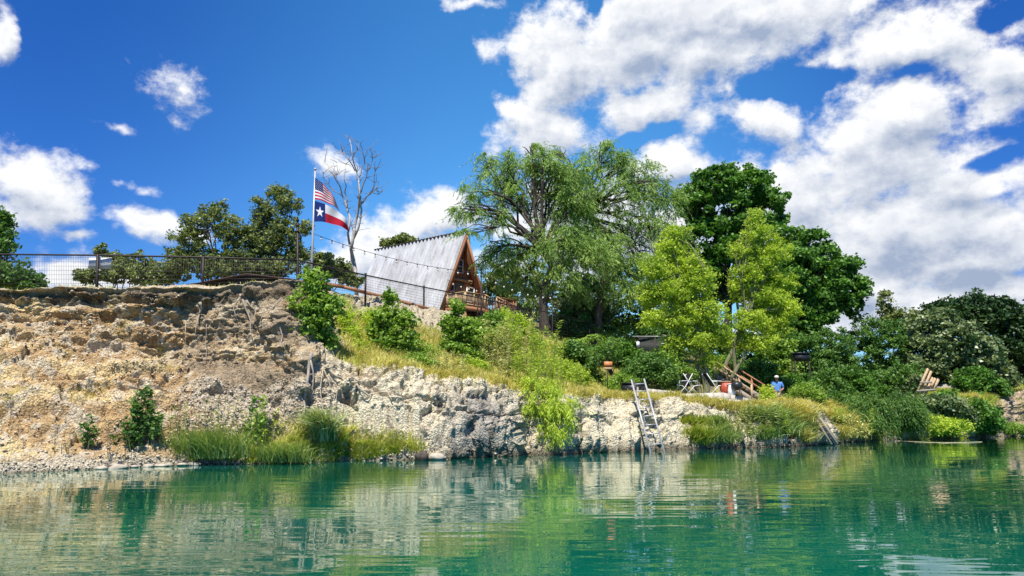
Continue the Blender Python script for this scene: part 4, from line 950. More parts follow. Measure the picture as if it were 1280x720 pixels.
# terrace bushes
gt = 'bushes on the terrace and slope'
def tsh(lst, **kw):
    for (lab, px, py, Y, bl, m_, n, lf) in lst: bush('bush', lab, 'bush', px, py, Y, bl, m_, n=n, leaf=lf, clumps=max(60, n // 45), group=gt, **kw)
tsh([('dark green round bush right behind the top of the ladder', 815, 488, 34, [(815, 462, 28, 18), (795, 470, 20, 14), (832, 472, 16, 14)], 'mid', 14000, (.13, .07)),
     ('light green bush between the ladder bush and the young trees', 838, 490, 35.5, [(842, 455, 22, 18), (850, 470, 18, 14), (830, 445, 18, 10)], 'bright', 9000, (.13, .07)),
     ('dark bush on the bank left of the orange sign', 740, 470, 36, [(728, 462, 20, 14), (742, 480, 16, 12), (718, 440, 20, 14)], 'mid', 8000, (.15, .08)),
     ('yellow bush low on the slope between tall weeds and sign', 708, 480, 31, [(708, 468, 20, 16), (722, 476, 16, 12), (690, 462, 16, 14)], 'lime', 8000, (.12, .05)),
     ('leafy green bush right of the orange sign', 775, 488, 33, [(775, 478, 16, 12), (788, 484, 12, 8), (768, 486, 12, 6)], 'bright', 4500, (.12, .06)),
     ('green thicket bush uphill of the orange sign', 770, 455, 42, [(765, 440, 26, 14), (785, 448, 22, 14), (745, 448, 18, 12)], 'dark', 8000, (.18, .11)),
     ('small sapling with lime leaves left of the person', 958, 505, 35, [(958, 492, 8, 10), (962, 500, 8, 7)], 'lime', 1300, (.12, .07)),
     ('feathery green bush right of the person', 1008, 505, 37, [(1005, 492, 16, 12), (1018, 498, 12, 9), (992, 500, 8, 7)], 'bright', 6000, (.14, .05)),
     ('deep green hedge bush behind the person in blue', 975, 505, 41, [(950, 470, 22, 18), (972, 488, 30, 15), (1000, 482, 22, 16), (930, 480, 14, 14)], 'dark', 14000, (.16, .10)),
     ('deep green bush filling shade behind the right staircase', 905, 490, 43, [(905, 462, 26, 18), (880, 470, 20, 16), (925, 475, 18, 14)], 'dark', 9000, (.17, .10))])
# big leaved saplings on the slope in front of the cabin
gs = 'big leaved saplings on the slope below the fence'
bush('sapling', 'large bright green sapling on the cliff edge in front of the tall post', 'sapling', 392, 448, 24.2, [(392, 352, 20, 18, 0), (385, 380, 26, 20, 0), (410, 382, 24, 20, 0), (393, 408, 30, 22, 0), (378, 415, 16, 16, 0), (408, 425, 16, 12, 0)], 'bright', n=7600, leaf=(.125, .10), clumps=420, rc=.16, group=gs, depth=.3, stem_r=.03, shell=.02, nst=14)
bush('sapling', 'pointed green sapling in front of the middle of the metal roof', 'sapling', 490, 452, 26.8, [(488, 372, 9, 12, 0), (482, 395, 20, 15, 0), (506, 398, 16, 14, 0), (488, 422, 30, 18, 0), (512, 425, 16, 14, 0), (498, 442, 20, 10, 0), (466, 410, 12, 12, 0)], 'bright', n=7600, leaf=(.125, .10), clumps=420, rc=.16, group=gs, depth=.3, stem_r=.025, shell=.02, nst=12)
bush('sapling', 'green sapling in front of the cabin deck', 'sapling', 572, 462, 28.5, [(571, 384, 9, 12, 0), (565, 405, 18, 14, 0), (584, 410, 16, 14, 0), (572, 432, 24, 18, 0), (590, 445, 16, 12, 0)], 'bright', n=7600, leaf=(.125, .10), clumps=420, rc=.16, group=gs, depth=.3, stem_r=.025, shell=.02, nst=12)
tsh([('wispy light green shrub between the largest and the pointed sapling', 445, 452, 26, [(446, 438, 16, 12), (456, 446, 12, 8), (436, 446, 10, 8)], 'lime', 3600, (.12, .045)),
     ('ragged green shrub above the rim below the middle sapling', 520, 462, 26, [(518, 452, 14, 9), (532, 456, 12, 7)], 'bright', 3000, (.11, .06)),
     ('tall light green shrub just left of the pale weeds under the stairs', 604, 455, 30.5, [(604, 412, 16, 16), (616, 405, 12, 16), (598, 432, 18, 14)], 'bright', 6500, (.13, .07)),
     ('light green shrub uphill of the tall pale weeds', 640, 440, 36, [(638, 405, 18, 14), (652, 412, 14, 12), (628, 398, 10, 10)], 'lime', 5500, (.14, .06)),
     ('low green shrub on the dry slope between the two pointed saplings', 530, 455, 27.5, [(530, 442, 14, 9), (540, 448, 10, 6)], 'bright', 2600, (.11, .05)),
     ('low yellow shrub at the uphill side of the rim left of the weeds', 592, 468, 27.5, [(590, 458, 14, 10), (602, 462, 10, 7)], 'lime', 2600, (.12, .04)),
     ('small round green shrub under the sloping fence rail', 655, 440, 38, [(650, 420, 18, 12), (668, 428, 14, 10)], 'mid', 4000, (.13, .06)),
     ('leafy lime green bush right of the cabin deck sapling', 612, 462, 30, [(610, 430, 24, 20), (595, 450, 16, 12), (628, 425, 18, 16)], 'bright', 8000, (.15, .07)),
     ('wispy yellow green shrub right behind the largest sapling', 430, 448, 27, [(432, 400, 12, 22), (438, 425, 16, 16), (424, 435, 14, 10)], 'lime', 4500, (.13, .04)),
     ('wispy shrub left behind the pointed sapling', 462, 440, 29, [(462, 400, 10, 18), (458, 420, 12, 14)], 'lime', 2500, (.13, .04))])
def sumac(label, px, py, Y, n, hpx, m_='mid'):
    """pinnate fronds arching from thin stems"""
    rng = np.random.RandomState(px); b0 = at(px, py, Y); root = empty('sumac', b0, 0, label, 'plant', 'plants with long drooping fronds'); mb = MB(); P = []; D_ = []
    for i in range(n):
        h = hpx * Y / F * rng.uniform(.45, 1); tp_ = b0 + Vector((rng.normal() * h * .35, rng.normal() * h * .3, h)); mb.tube(wig(b0, tp_, 4, .05), [.03, .025, .02, .016, .012], 5)
        for j in range(8):
            a = 2 * math.pi * j / 8 + rng.uniform(0, 1); L = rng.uniform(.5, .8)
            for k in range(9):
                t_ = (k + 1) / 9; c_ = tp_ + Vector((math.cos(a) * L * t_, math.sin(a) * L * t_, .28 * L * math.sin(t_ * 2.6) - .25 * L * t_ * t_))
                for sg in (-1, 1):
                    d = Vector((-math.sin(a) * sg, math.cos(a) * sg, -.45)).normalized(); P.append(tuple(c_ + d * .08)); D_.append(tuple(d))
    mb.build('stem', M['bark'], root); crown_mesh('foliage', M[m_], root, np.array(P), .20, .06, rng, 0, np.array(D_))
sumac('light fronded plant standing above the orange sign', 765, 470, 34.5, 7, 44, 'mid')
sumac('pale fronded plant left of the orange sign under the dark trees', 742, 462, 38, 6, 44, 'bright')

# ------------------------------------------------------------------ tall weeds and plants with upright stems
def weeds(name, label, pxs, mlist, hpx, n, group, cat='plant', leafL=.16, leafW=.05, dens_=14, lean=.12, root_py=None, sp=.25, seed=0):
    """one clump of upright leafy stems rooted on the bank"""
    rng = np.random.RandomState(seed + int(pxs[0])); px, py = pxs; b0 = on_bank(px, py); root = empty(name, b0, 0, label, cat, group); mb = MB(); P = []; D_ = []
    for i in range(n):
        s_ = b0 + Vector((rng.normal() * sp, rng.normal() * sp * .4, -.04)); h = hpx * b0.y / F * rng.uniform(.5, 1.0); tp_ = s_ + Vector((rng.normal() * lean * h, rng.normal() * lean * h, h)); pts = wig(s_, tp_, 5, .03)
        mb.tube(pts, [.011, .010, .008, .007, .005, .004], 4, False)
        for k in range(int(dens_ * h * 2)):
            t_ = rng.uniform(.12, 1) ** .8; j = min(4, int(t_ * 5)); c_ = pts[j].lerp(pts[j + 1], t_ * 5 - j); a = rng.uniform(0, 6.28); d = np.array([math.cos(a), math.sin(a), rng.uniform(-.2, .9)]); d /= np.linalg.norm(d)
            P.append(np.array(c_) + d * leafL * .5 * rng.uniform(.6, 1.4)); D_.append(d)
    mb.build('stem', M['barklime'], root); crown_mesh('foliage', M[mlist], root, np.array(P), leafL, leafW, rng, 0, np.array(D_))
    return root
gq = 'tall weeds growing on the gravel bank'
weeds('weed', 'tall dark leafy weed on the gravel bank, left stem of the thick pair', (165, 560), 'mid', 74, 7, gq, dens_=34, leafL=.17, leafW=.06, sp=.12)
weeds('weed', 'tall dark leafy weed on the gravel bank, right stem of the thick pair', (187, 556), 'mid', 74, 6, gq, dens_=34, leafL=.17, leafW=.06, sp=.10)
weeds('weed', 'short dark leafy weed at the foot of the thick pair', (160, 562), 'mid', 36, 7, gq, dens_=30, leafL=.15, leafW=.06, sp=.2)
weeds('weed', 'small dark leafy weed standing alone at the left of the bank', (107, 560), 'mid', 42, 7, gq, dens_=26, leafL=.14, leafW=.05, sp=.16)
weeds('weed', 'leafy weed climbing against the grey earth wall', (310, 560), 'bright', 66, 5, gq, dens_=18, leafL=.16, leafW=.08, sp=.15)
weeds('weed', 'wispy yellow weed left of the dense green grass', (228, 568), 'weed', 72, 9, gq, dens_=14, leafL=.12, leafW=.03, sp=.3)
weeds('weed', 'wispy yellow weed rising from the middle of the green grass', (272, 570), 'weed', 76, 9, gq, dens_=14, leafL=.12, leafW=.03, sp=.35)
weeds('weed', 'wispy weed right of the green grass at the waterline', (330, 572), 'lime', 62, 9, gq, dens_=16, leafL=.12, leafW=.03, sp=.3)
weeds('weed', 'thin reddish weed rooted low on the orange bank', (70, 566), 'fernred', 34, 5, gq, dens_=10, leafL=.09, leafW=.02, sp=.3)
weeds('weed', 'thin reddish weed between the two dark weeds', (136, 572), 'fernred', 34, 5, gq, dens_=10, leafL=.09, leafW=.02, sp=.2)
gh = 'tall yellow green weeds on the slope'
for i, (px, py, h, n, m_, lab) in enumerate([(622, 462, 66, 16, 'weed', 'pale tall weed clump nearest the cabin stairs'), (645, 466, 78, 18, 'weed', 'palest tallest weed clump at the top of the weedy slope'), (664, 474, 76, 18, 'lime', 'tall yellow green weed clump below the leaning trunk'), (680, 476, 62, 16, 'lime', 'yellow weed clump right below the leaning trunk'), (640, 482, 56, 14, 'weed', 'pale weed clump at the ledge rim above the grey rock face'), (668, 490, 54, 14, 'lime', 'yellow weed clump at the rim right of the grey rock face'), (560, 468, 34, 9, 'weed', 'short dry weed clump at the rim left of the grey rock face'), (700, 490, 44, 12, 'lime', 'yellow weed clump on the rim above the draped shrub'), (944, 534, 36, 12, 'weed', 'straggly weed clump on the rock left of the shaggy mat'), (972, 545, 40, 14, 'lime', 'straggly weed clump low in the shaggy mat'), (998, 548, 40, 12, 'weed', 'straggly weed clump at the water left of the leaning timbers'), (1056, 548, 40, 12, 'lime', 'straggly weed clump at the water right of the leaning timbers'), (915, 545, 26, 9, 'weed', 'short straggly weed clump at the water between tuft and mat')]):
    weeds('tall_weed', lab, (px, py), m_, h, n, gh, dens_=30, leafL=.15, leafW=.028, sp=.42, seed=i)
bush('draped_shrub', 'yellow green shrub draping down the rock face to the water', 'shrub', 690, 500, None, [(680, 490, 22, 16, -.4), (700, 500, 18, 18, -.5), (672, 515, 18, 16, -.6), (694, 525, 20, 18, -.6), (705, 545, 10, 12, -.7), (682, 540, 14, 14, -.7), (665, 480, 14, 14, -.3)], 'lime', n=6500, leaf=(.15, .03), style='strand', strand=.5, group=None, depth=.1, bark='barklime')
# reed clumps
def reeds(name, label, px, py, n, L, lean, m_, group=None, wd_=.02, sp=(.3, .2), curve=.9, out=(0, -.25, 0)):
    rng = np.random.RandomState(px); b0 = on_bank(px, py); B = np.array(b0) + rng.normal(size=(n, 3)) * np.array([sp[0], sp[1], .03]); V, f_, s_ = blades(B, L, wd_, rng, lean, out, curve)
    root = empty(name, b0, 0, label, 'grass clump', group); mesh_np('blades', V, f_, s_, M[m_], root, tint=np.repeat(rng.uniform(0, 1, n), 4))
    rt = MB(); uv_ball(rt, b0, 1, 8, 5, (sp[0] * .6, sp[1] * .6, .06)); rt.build('root_mat', M['dry'] if False else M['bark'], root)
gg = 'arching grass clumps at the water'
reeds('grass_clump', 'big arching grass fountain hanging over the water below the roots', 403, 550, 480, 1.5, .34, 'reedpale', gg, .030, (.18, .07), .9)
reeds('grass_clump', 'dense dark green grass clump in the middle of the gravel bank', 258, 572, 1700, .95, .35, 'reed', gg, .02, (.5, .15), .5)
reeds('grass_clump', 'green grass clump between the dense clump and the fountain', 352, 572, 800, .75, .4, 'reed', gg, .018, (.4, .12), .7)
def mat_of_grass(name, label, spots, n, L, lean, m_, wd_=.028, out=(0, -.3, .25), curve=.7):
    rng = np.random.RandomState(spots[0][0]); Bs = []
    for (px, py, sx_) in spots:
        b0 = np.array(on_bank(px, py)); k = n // len(spots); Bs.append(b0 + rng.normal(size=(k, 3)) * np.array([sx_, .12, .06]))
    B = np.concatenate(Bs); V, f_, s_ = blades(B, L, wd_, rng, lean, out, curve); b0 = on_bank(*spots[0][:2])
    root = empty(name, b0, 0, label, 'grass clump', gg); mesh_np('blades', V, f_, s_, M[m_], root, tint=np.repeat(rng.uniform(0, 1, len(B)), 4))
mat_of_grass('grass_clump', 'shaggy grass tuft hanging on the rock right of the ladder', [(866, 532, .3), (870, 545, .25), (876, 553, .2)], 1300, .55, .5, 'grass')
mat_of_grass('grass_clump', 'shaggy grass tuft on the rock midway to the person', [(893, 530, .3), (900, 542, .35), (905, 552, .3), (888, 550, .3)], 1500, .55, .5, 'reed')
mat_of_grass('grass_clump', 'broad mat of shaggy grass falling to the water below the person', [(950, 523, .35), (968, 519, .35), (958, 528, .4), (975, 525, .4), (962, 542, .45), (980, 540, .4), (950, 548, .35)], 4200, .75, .7, 'reed')
mat_of_grass('grass_clump', 'yellow grass mat beside the leaning timbers', [(990, 516, .3), (1000, 522, .25), (992, 528, .35), (1004, 538, .3), (1000, 550, .3), (1008, 525, .2)], 2800, .75, .7, 'dry')
mat_of_grass('grass_clump', 'grass tuft over the rim left of the big shaggy mat', [(935, 513, .4), (925, 515, .4), (938, 522, .3)], 1700, .32, .45, 'grass')
mat_of_grass('grass_clump', 'yellow hanging grass on the far side of the leaning timbers', [(1040, 518, .4), (1050, 528, .4), (1058, 540, .4), (1048, 545, .3), (1032, 512, .3)], 2200, .7, .7, 'dry')
mat_of_grass('grass_clump', 'yellow rim grass tuft on the ledge in front of the stairs', [(880, 506, .4), (895, 508, .4), (910, 510, .4)], 2000, .32, .4, 'dry')
# ground cover grasses (stuff)
def cover(name, label, wgt, n, L, m_, wd_=.02, lean=.4, out=None, curve=.5, seed=1):
    rng = np.random.RandomState(seed); P, Nn, r_, c_ = scatter(wgt, n, rng); P = P - Nn * .01; V, f_, s_ = blades(P, L, wd_, rng, lean, out, curve)
    o = mesh_np(name, V, f_, s_, M[m_], tint=np.repeat(np.clip(.5 + .8 * perlin(P * 1.3) + rng.uniform(-.3, .3, n), 0, 1), 4)); tag(o, label, 'grass', kind='stuff'); return o
patch = np.clip(fbm(P_ * .8 + 77, 3) * 2.2 + .55, 0, 1)
slope = (1 - .88 * sst(PXc, 795, 808) * (1 - sst(PXc, 965, 985)) * sst(KK, 5.12, 5.25)) * sst(KK, 4.85, 5.0) * (1 - sst(KK, 6.6, 7.0)) * sst(PXc, 405, 450) * (1 - rocky)
cover('dry_grass', 'dry yellow grass covering the slope and rim above the white rock', slope * (.2 + patch) * (1 - sst(KK, 5.7, 6.3) * .8) * (1 - sst(PXc, 1040, 1060)), 62000, .34, 'dry', .02, seed=3)
cover('green_grass', 'short green grass mixed through the slope and terrace', slope * (1.3 - patch) * (1 - sst(KK, 6.3, 6.8) * .6), 110000, .30, 'grass', .022, seed=4)
rim = np.exp(-((KK - 4.98) / .22) ** 2) * sst(PXc, 430, 460) * (1 - sst(PXc, 1200, 1250)) * (.25 + sst(PXc, 840, 900))
cover('rim_grass', 'yellow grass fringe hanging over the rim of the rock', rim * patch, 16000, .38, 'dry', .022, .5, (0, -.5, 0), 1.0, seed=5)
bankg = np.exp(-((KK - 2.05) / .35) ** 2) * (sst(PXc, 300, 330) * (1 - sst(PXc, 490, 540)) + .35 * sst(PXc, 205, 240) * (1 - sst(PXc, 330, 350)))
cover('bank_grass', 'bright green grass strip along the foot of the cliff', bankg, 26000, .24, 'grass', .02, .4, seed=6)
cover('dead_stalks', 'dry straw stalks mixed into the grass at the cliff foot', bankg + .3 * rim, 5000, .5, 'dry', .012, .35, seed=31)
fargr = np.exp(-((KK - 3.2) / 1.6) ** 2) * sst(PXc, 1040, 1060) * (1 - sst(PXc, 1235, 1250))
cover('far_bank_scrub', 'mixed green ground cover on the far right bank', fargr + .6 * sst(KK, 5, 5.4) * (1 - sst(KK, 6.8, 7)) * sst(PXc, 1030, 1060) * (1 - sst(PXc, 1240, 1260)), 60000, .35, 'grass', .035, .6, seed=7)
plat = np.exp(-((KK - 7.05) / .08) ** 2) * (1 - sst(PXc, 395, 410)) + .5 * sst(KK, 7.0, 7.1) * (1 - sst(KK, 7.9, 8.3))
cover('cliff_top_grass', 'low green grass on the plateau along the fence foot', plat * (.2 + patch), 36000, .16, 'grass', .02, .4, seed=8)
seepg = lowface * sst(PXc, 640, 700) * np.clip(fbm(P_ * .9 + 11, 3) * 2 - .25, 0, 1) * (1 + sst(PXc, 850, 900) * 2)
cover('rock_face_growth', 'sparse grass and moss clinging to the white rock face', seepg, 16000, .20, 'grass', .022, .6, (0, -.6, -.2), 1.0, seed=9)
driedt = leftm * face * np.clip(fbm(P_ * .7 + 51, 3) * 2 - .45, 0, 1)
cover('dead_tufts', 'sparse dry straw tufts on the orange bank', driedt, 4500, .20, 'dry', .010, .9, (0, -.5, -.2), .8, seed=10)

# ------------------------------------------------------------------ loose stone
def stones(name, label, wgt, n, smin, smax, seed, m_):
    rng = np.random.RandomState(seed); P, Nn, r_, c_ = scatter(wgt, n, rng)
    oct_ = np.array([[1, 0, 0], [-1, 0, 0], [0, 1, 0], [0, -1, 0], [0, 0, 1], [0, 0, -1]], float)
    fcs = np.array([[0, 2, 4], [2, 1, 4], [1, 3, 4], [3, 0, 4], [2, 0, 5], [1, 2, 5], [3, 1, 5], [0, 3, 5]])
    # octahedron subdivided once
    vs = [tuple(v_) for v_ in oct_]; cache = {}; nf_ = []
    def midp(a, b_):
        k_ = (min(a, b_), max(a, b_))
        if k_ not in cache: m2 = (np.array(vs[a]) + np.array(vs[b_])); vs.append(tuple(m2 / np.linalg.norm(m2))); cache[k_] = len(vs) - 1
        return cache[k_]
    vs += [(.62, .62, .45), (-.62, .5, -.5)]; nf_ = [(0, 6, 4), (0, 2, 6), (2, 4, 6), (2, 1, 4), (1, 3, 4), (3, 0, 4), (2, 0, 5), (1, 2, 7), (2, 5, 7), (5, 1, 7), (3, 1, 5), (0, 3, 5)]
    base = np.array(vs); nf_ = np.array(nf_); nv = len(base)
    sz = smin * (smax / smin) ** (rng.uniform(0, 1, n) ** 2.2)
    sc3 = sz[:, None] * rng.uniform(.55, 1.2, (n, 3)) * np.array([1.15, 1, .75]); th = rng.uniform(0, 6.28, n)
    V = base[None] * (1 + rng.uniform(-.4, .4, (n, nv, 1))) * sc3[:, None]
    x = V[..., 0] * np.cos(th)[:, None] - V[..., 1] * np.sin(th)[:, None]; y = V[..., 0] * np.sin(th)[:, None] + V[..., 1] * np.cos(th)[:, None]
    V = np.stack([x, y, V[..., 2]], -1) + (P + Nn * sz[:, None] * .25)[:, None]
    Fc = (nf_[None] + (np.arange(n) * nv)[:, None, None]).ravel()
    o = mesh_np(name, V.reshape(-1, 3), Fc, np.full(n * len(nf_), 3), m_, tint=np.repeat(rng.uniform(0, 1, n), len(nf_))); tag(o, label, 'stones', kind='stuff')
def stone_mat(name, c0, c1):
    m_, t, b, o_ = mat_new(name); a = t.node('ShaderNodeAttribute', attribute_name='tint'); tcn = t.node('ShaderNodeTexCoord'); n_, _ = t.noise(tcn.outputs['Object'], 30, 4, .6)
    c = t.mix(a.outputs['Fac'], c0, c1); c = t.mix(1.0, c, t.mix(t.rng(n_, .3, .7), (.75, .75, .75), (1.15, 1.15, 1.15)), 'MULTIPLY'); t.put(b.inputs['Base Color'], c); b.inputs['Roughness'].default_value = .9; return m_
sm1 = stone_mat('gravel_stone', (.42, .27, .13), (.74, .66, .50)); sm2 = stone_mat('limestone_chip', (.34, .28, .20), (.66, .60, .48))
stones('gravel', 'loose tan and orange gravel weathering out of the left bank', leftm * face * np.clip(fbm(P_ * np.array([.5, .5, 1.5]) + 61, 3) * 2 + .5, .05, 1), 20000, .010, .055, 21, sm1)
stones('talus', 'pale stone rubble heaped below the grey earth wall', talus + beach * (1 - sst(PXc, 520, 560)) * .9, 15000, .010, .05, 22, sm2)
stones('ledge_rubble', 'broken pale limestone chips on the rock face and rim', sst(PXc, 400, 440) * (np.exp(-((KK - 5.0) / .12) ** 2) + .25 * lowface + rocky * 1.5), 6000, .012, .07, 23, sm2)
def boulder(label, px, py, sx_, sy_, sz_, m_='rock', dz=0, seed=1, name='boulder', group=None):
    b0 = on_bank(px, py); u_ = np.linspace(0, 1, 13); rng = np.random.RandomState(seed); mb = MB(); uv_ball(mb, (0, 0, 0), 1, 18, 12); V = np.array(mb.v)
    V = V * (1 + .22 * perlin(V * 1.3 + seed * 7) + .10 * perlin(V * 3.1 + seed))[:, None] * np.array([sx_, sy_, sz_]); V = V + np.array(b0) + np.array([0, -.05, dz]); mb.v = [tuple(v_) for v_ in V]
    o = mb.build(name, M[m_]); tag(o, label, 'rock', group)
    return o
boulder('large pale flat rock half in the water at the left shore', 146, 585, .32, .22, .11, seed=2); boulder('small pale rock left of the flat shore rock', 128, 586, .18, .15, .08, seed=3)
boulder('white rounded stone resting below the dark weeds', 173, 560, .08, .08, .07, seed=4); boulder('dark boulder tucked under the flat shore rock', 139, 588, .16, .12, .1, 'bark', seed=5)
boulder('pale boulder at the waterline where the low ledge begins', 546, 573, .30, .22, .16, seed=6); boulder('mossy brown boulder under the dark overhang at left', 527, 572, .22, .2, .2, 'bark', seed=7)
boulder('long dark limestone block above the pale bush on the right bank', 1192, 488, 1.3, .6, .38, 'woodgrey', .1, seed=8); boulder('rounded boulder at the water below the dark bush', 1228, 528, .5, .4, .35, 'woodgrey', seed=9)
for i, w_ in enumerate(('nearest the large flat shore rock', 'second right of the large flat shore rock', 'third right of the large flat shore rock', 'just left of the green grass bank', 'at the left end of the green grass bank', 'last in the row, below the dense green grass')): boulder('small pale stone at the waterline, ' + w_, 172 + i * 14 + random.uniform(-2, 2), 583 - i * .5, .10 + .05 * (i % 3), .10, .05 + .02 * (i % 2), seed=20 + i, name='shore_stone', group='row of small stones at the waterline')

# ------------------------------------------------------------------ exposed roots
def root_obj(label, paths, mname='root', group='exposed roots on the cliff face'):
    b0 = on_bank(paths[0][0][0][0], paths[0][0][0][1]); ro = empty('exposed_root', b0, 0, label, 'root', group); mb = MB()
    for pts, r0, r1, out in paths:
        q = []
        for p_ in pts: s_ = on_bank(p_[0], p_[1]); q.append(at(p_[0], p_[1], s_.y - out))
        qq = [q[0]]
        for a, b_ in zip(q[:-1], q[1:]): qq.append(a.lerp(b_, .5) + Vector((random.gauss(0, .02), random.gauss(0, .015), random.gauss(0, .02)))); qq.append(b_)
        mb.tube(qq, [r0 + (r1 - r0) * i / (len(qq) - 1) for i in range(len(qq))], 6)
    mb.build('strands', M[mname], ro, smooth=True)
root_obj('long winding pale root crossing the white rock right of the largest sapling', [([(402, 455), (412, 463), (420, 470), (430, 476), (445, 478), (450, 486), (460, 495), (470, 491), (485, 490), (490, 500)], .035, .018, .12), ([(404, 458), (425, 463), (440, 471), (452, 480)], .022, .014, .14), ([(405, 462), (412, 480), (416, 500)], .018, .008, .1), ([(410, 468), (422, 484), (418, 520)], .015, .006, .1), ([(404, 460), (400, 485), (404, 515), (402, 525)], .02, .007, .12)])
root_obj('thick dark hanging root below the largest sapling', [([(390, 440), (386, 460), (384, 478), (380, 500), (379, 522)], .06, .03, .2), ([(388, 450), (392, 475), (388, 500)], .03, .012, .16)], 'woodgrey')
root_obj('white forked root hanging from the grey earth under the fence', [([(246, 382), (250, 388), (246, 405), (245, 422)], .035, .008, .12), ([(250, 378), (252, 386), (247, 394)], .05, .02, .12), ([(258, 405), (257, 425), (257, 455)], .012, .005, .1), ([(232, 402), (233, 440)], .010, .004, .1)])
root_obj('tangled brown roots spilling from the top of the grey wall', [([(300, 368), (305, 380), (310, 392), (313, 410), (316, 424)], .04, .01, .12), ([(300, 372), (292, 385), (296, 400)], .03, .01, .12), ([(308, 375), (320, 388), (318, 400)], .025, .008, .1), ([(350, 400), (353, 420), (350, 436)], .03, .01, .1), ([(352, 372), (340, 385), (330, 390), (325, 402)], .02, .008, .1)], 'woodgrey')

# ------------------------------------------------------------------ ladder at the ledge
LT0, LT1 = at(789.5, 476, 28.9), at(805.5, 475, 28.9); LB0, LB1 = at(812.5, 563, 27.3), at(829.5, 561.5, 27.3)
def ext(a, b_, f): return a.lerp(b_, f)
ladder = empty('ladder', (LB0 + LB1) / 2, 0, 'silver metal ladder leaning on the white rock ledge from the water', 'ladder')
for a, b_ in ((LT0, LB0), (LT1, LB1)):
    mb = MB(); mb.beam(ext(a, b_, 1.12), ext(a, b_, -.02), .028, .06, Vector((1, 0, 0))); mb.build('rail', M['alu'], ladder)
for f in (.055, .165, .29, .41, .53, .655, .78, .925):
    mb = MB(); mb.beam(ext(LT0, LB0, f), ext(LT1, LB1, f), .042, .035); mb.build('rung', M['alu'], ladder)
mb = MB(); pt_ = at(797, 484, 29.2); pb_ = at(798.5, 566, 28.2); mb.tube([pb_ - Vector((0, 0, .7)), pt_], .035, 8); o = mb.build('pipe', M['woodgrey']); tag(o, 'thin dark upright pipe standing in the water behind the ladder', 'pipe')
# dark box behind ladder top
bx_ = at(792, 484, 31.5); z_ = z_xy(bx_.x, 31.5); mb = MB(); mb.box((bx_.x, 31.5, z_ + .24), (1.0, .6, .48), jit=.01); mb.box((bx_.x, 31.5, z_ + .50), (1.06, .66, .05)); mb.box((bx_.x - .38, 31.14, z_ + .3), (.12, .05, .04)); mb.box((bx_.x + .38, 31.14, z_ + .3), (.12, .05, .04)); o = mb.build('storage_box', M['blackplastic']); tag(o, 'low black storage box with lid behind the top of the ladder', 'box')

# ------------------------------------------------------------------ orange sign on a post
sp = at(760, 492, 31.5); zt_ = at(760, 461, 31.5).z; zs = z_xy(sp.x, 31.5)
sg_ = empty('warning_sign', (sp.x, 31.5, zs), 0, 'small orange sign on a thin post in the terrace weeds', 'sign')
mb = MB(); mb.tube([(sp.x, 31.53, zs - .2), (sp.x, 31.53, at(760, 456, 31.5).z)], .02, 6); mb.build('post', M['rust'], sg_)
t0, t1 = at(755, 452, 31.5), at(765.5, 459, 31.5); mb = MB(); mb.box((t0 + t1) / 2, (t1.x - t0.x, .012, t0.z - t1.z)); mb.build('panel', M['orangesign'], sg_)
t2, t3 = at(755.5, 459.3, 31.5), at(765, 462, 31.5); mb = MB(); mb.box((t2 + t3) / 2, (t3.x - t2.x, .012, t2.z - t3.z)); mb.build('lower_strip', M['woodtan'], sg_)

# ------------------------------------------------------------------ dark screened enclosure with notices
E0, E1 = at(797, 445, 44), at(846, 446, 43); ET0, ET1 = at(797, 421, 44), at(846, 423, 43)
en = empty('screened_enclosure', (E0 + E1) / 2, 0, 'dark mesh screened gate enclosure with pale top rails beyond the ladder bush', 'gate')
mb = MB(); dd_ = (E1 - E0)
for f in (0, .45, .62, 1.0):
    a = E0.lerp(E1, f); tpz = ET0.lerp(ET1, f); mb.beam(a - Vector((0, 0, .8)), tpz, .08, .08, Vector((0, 1, 0)))
mb.build('frame', M['rust'], en)
mb = MB(); mb.beam(ET0 + Vector((-.3, 0, .02)), ET1 + Vector((.4, 0, .12)), .05, .05); mb.beam(ET0 + Vector((1.6, .6, .18)), ET1 + Vector((.4, .6, -.02)), .05, .05); mb.build('top_rail', M['alu'], en)
mb = MB()
for i in range(60):
    f = i / 59; a = E0.lerp(E1, f) + Vector((0, .05, -.8)); b_ = ET0.lerp(ET1, f) + Vector((0, .05, 0)); mb.beam(a, b_, .022, .01, Vector((0, 1, 0)))
for i in range(26): f = i / 25; mb.beam((E0 - Vector((0, 0, .8))).lerp(ET0, f) + Vector((0, .07, 0)), (E1 - Vector((0, 0, .8))).lerp(ET1, f) + Vector((0, .07, 0)), .02, .022)
mb.build('screen', M['blackplastic'], en)
for (x0, y0, x1, y1, lab) in ((795.5, 427, 799.5, 434, 'white paper notice at the left end of the dark screen'), (827, 429, 831, 437, 'white paper notice on the right half of the dark screen')):
    a, b_ = at(x0, y0, 43.2), at(x1, y1, 43.2); mb = MB(); mb.box((a + b_) / 2, (b_.x - a.x, .012, a.z - b_.z)); o = mb.build('notice', M['white']); tag(o, lab, 'notice', 'white notices on the screen')

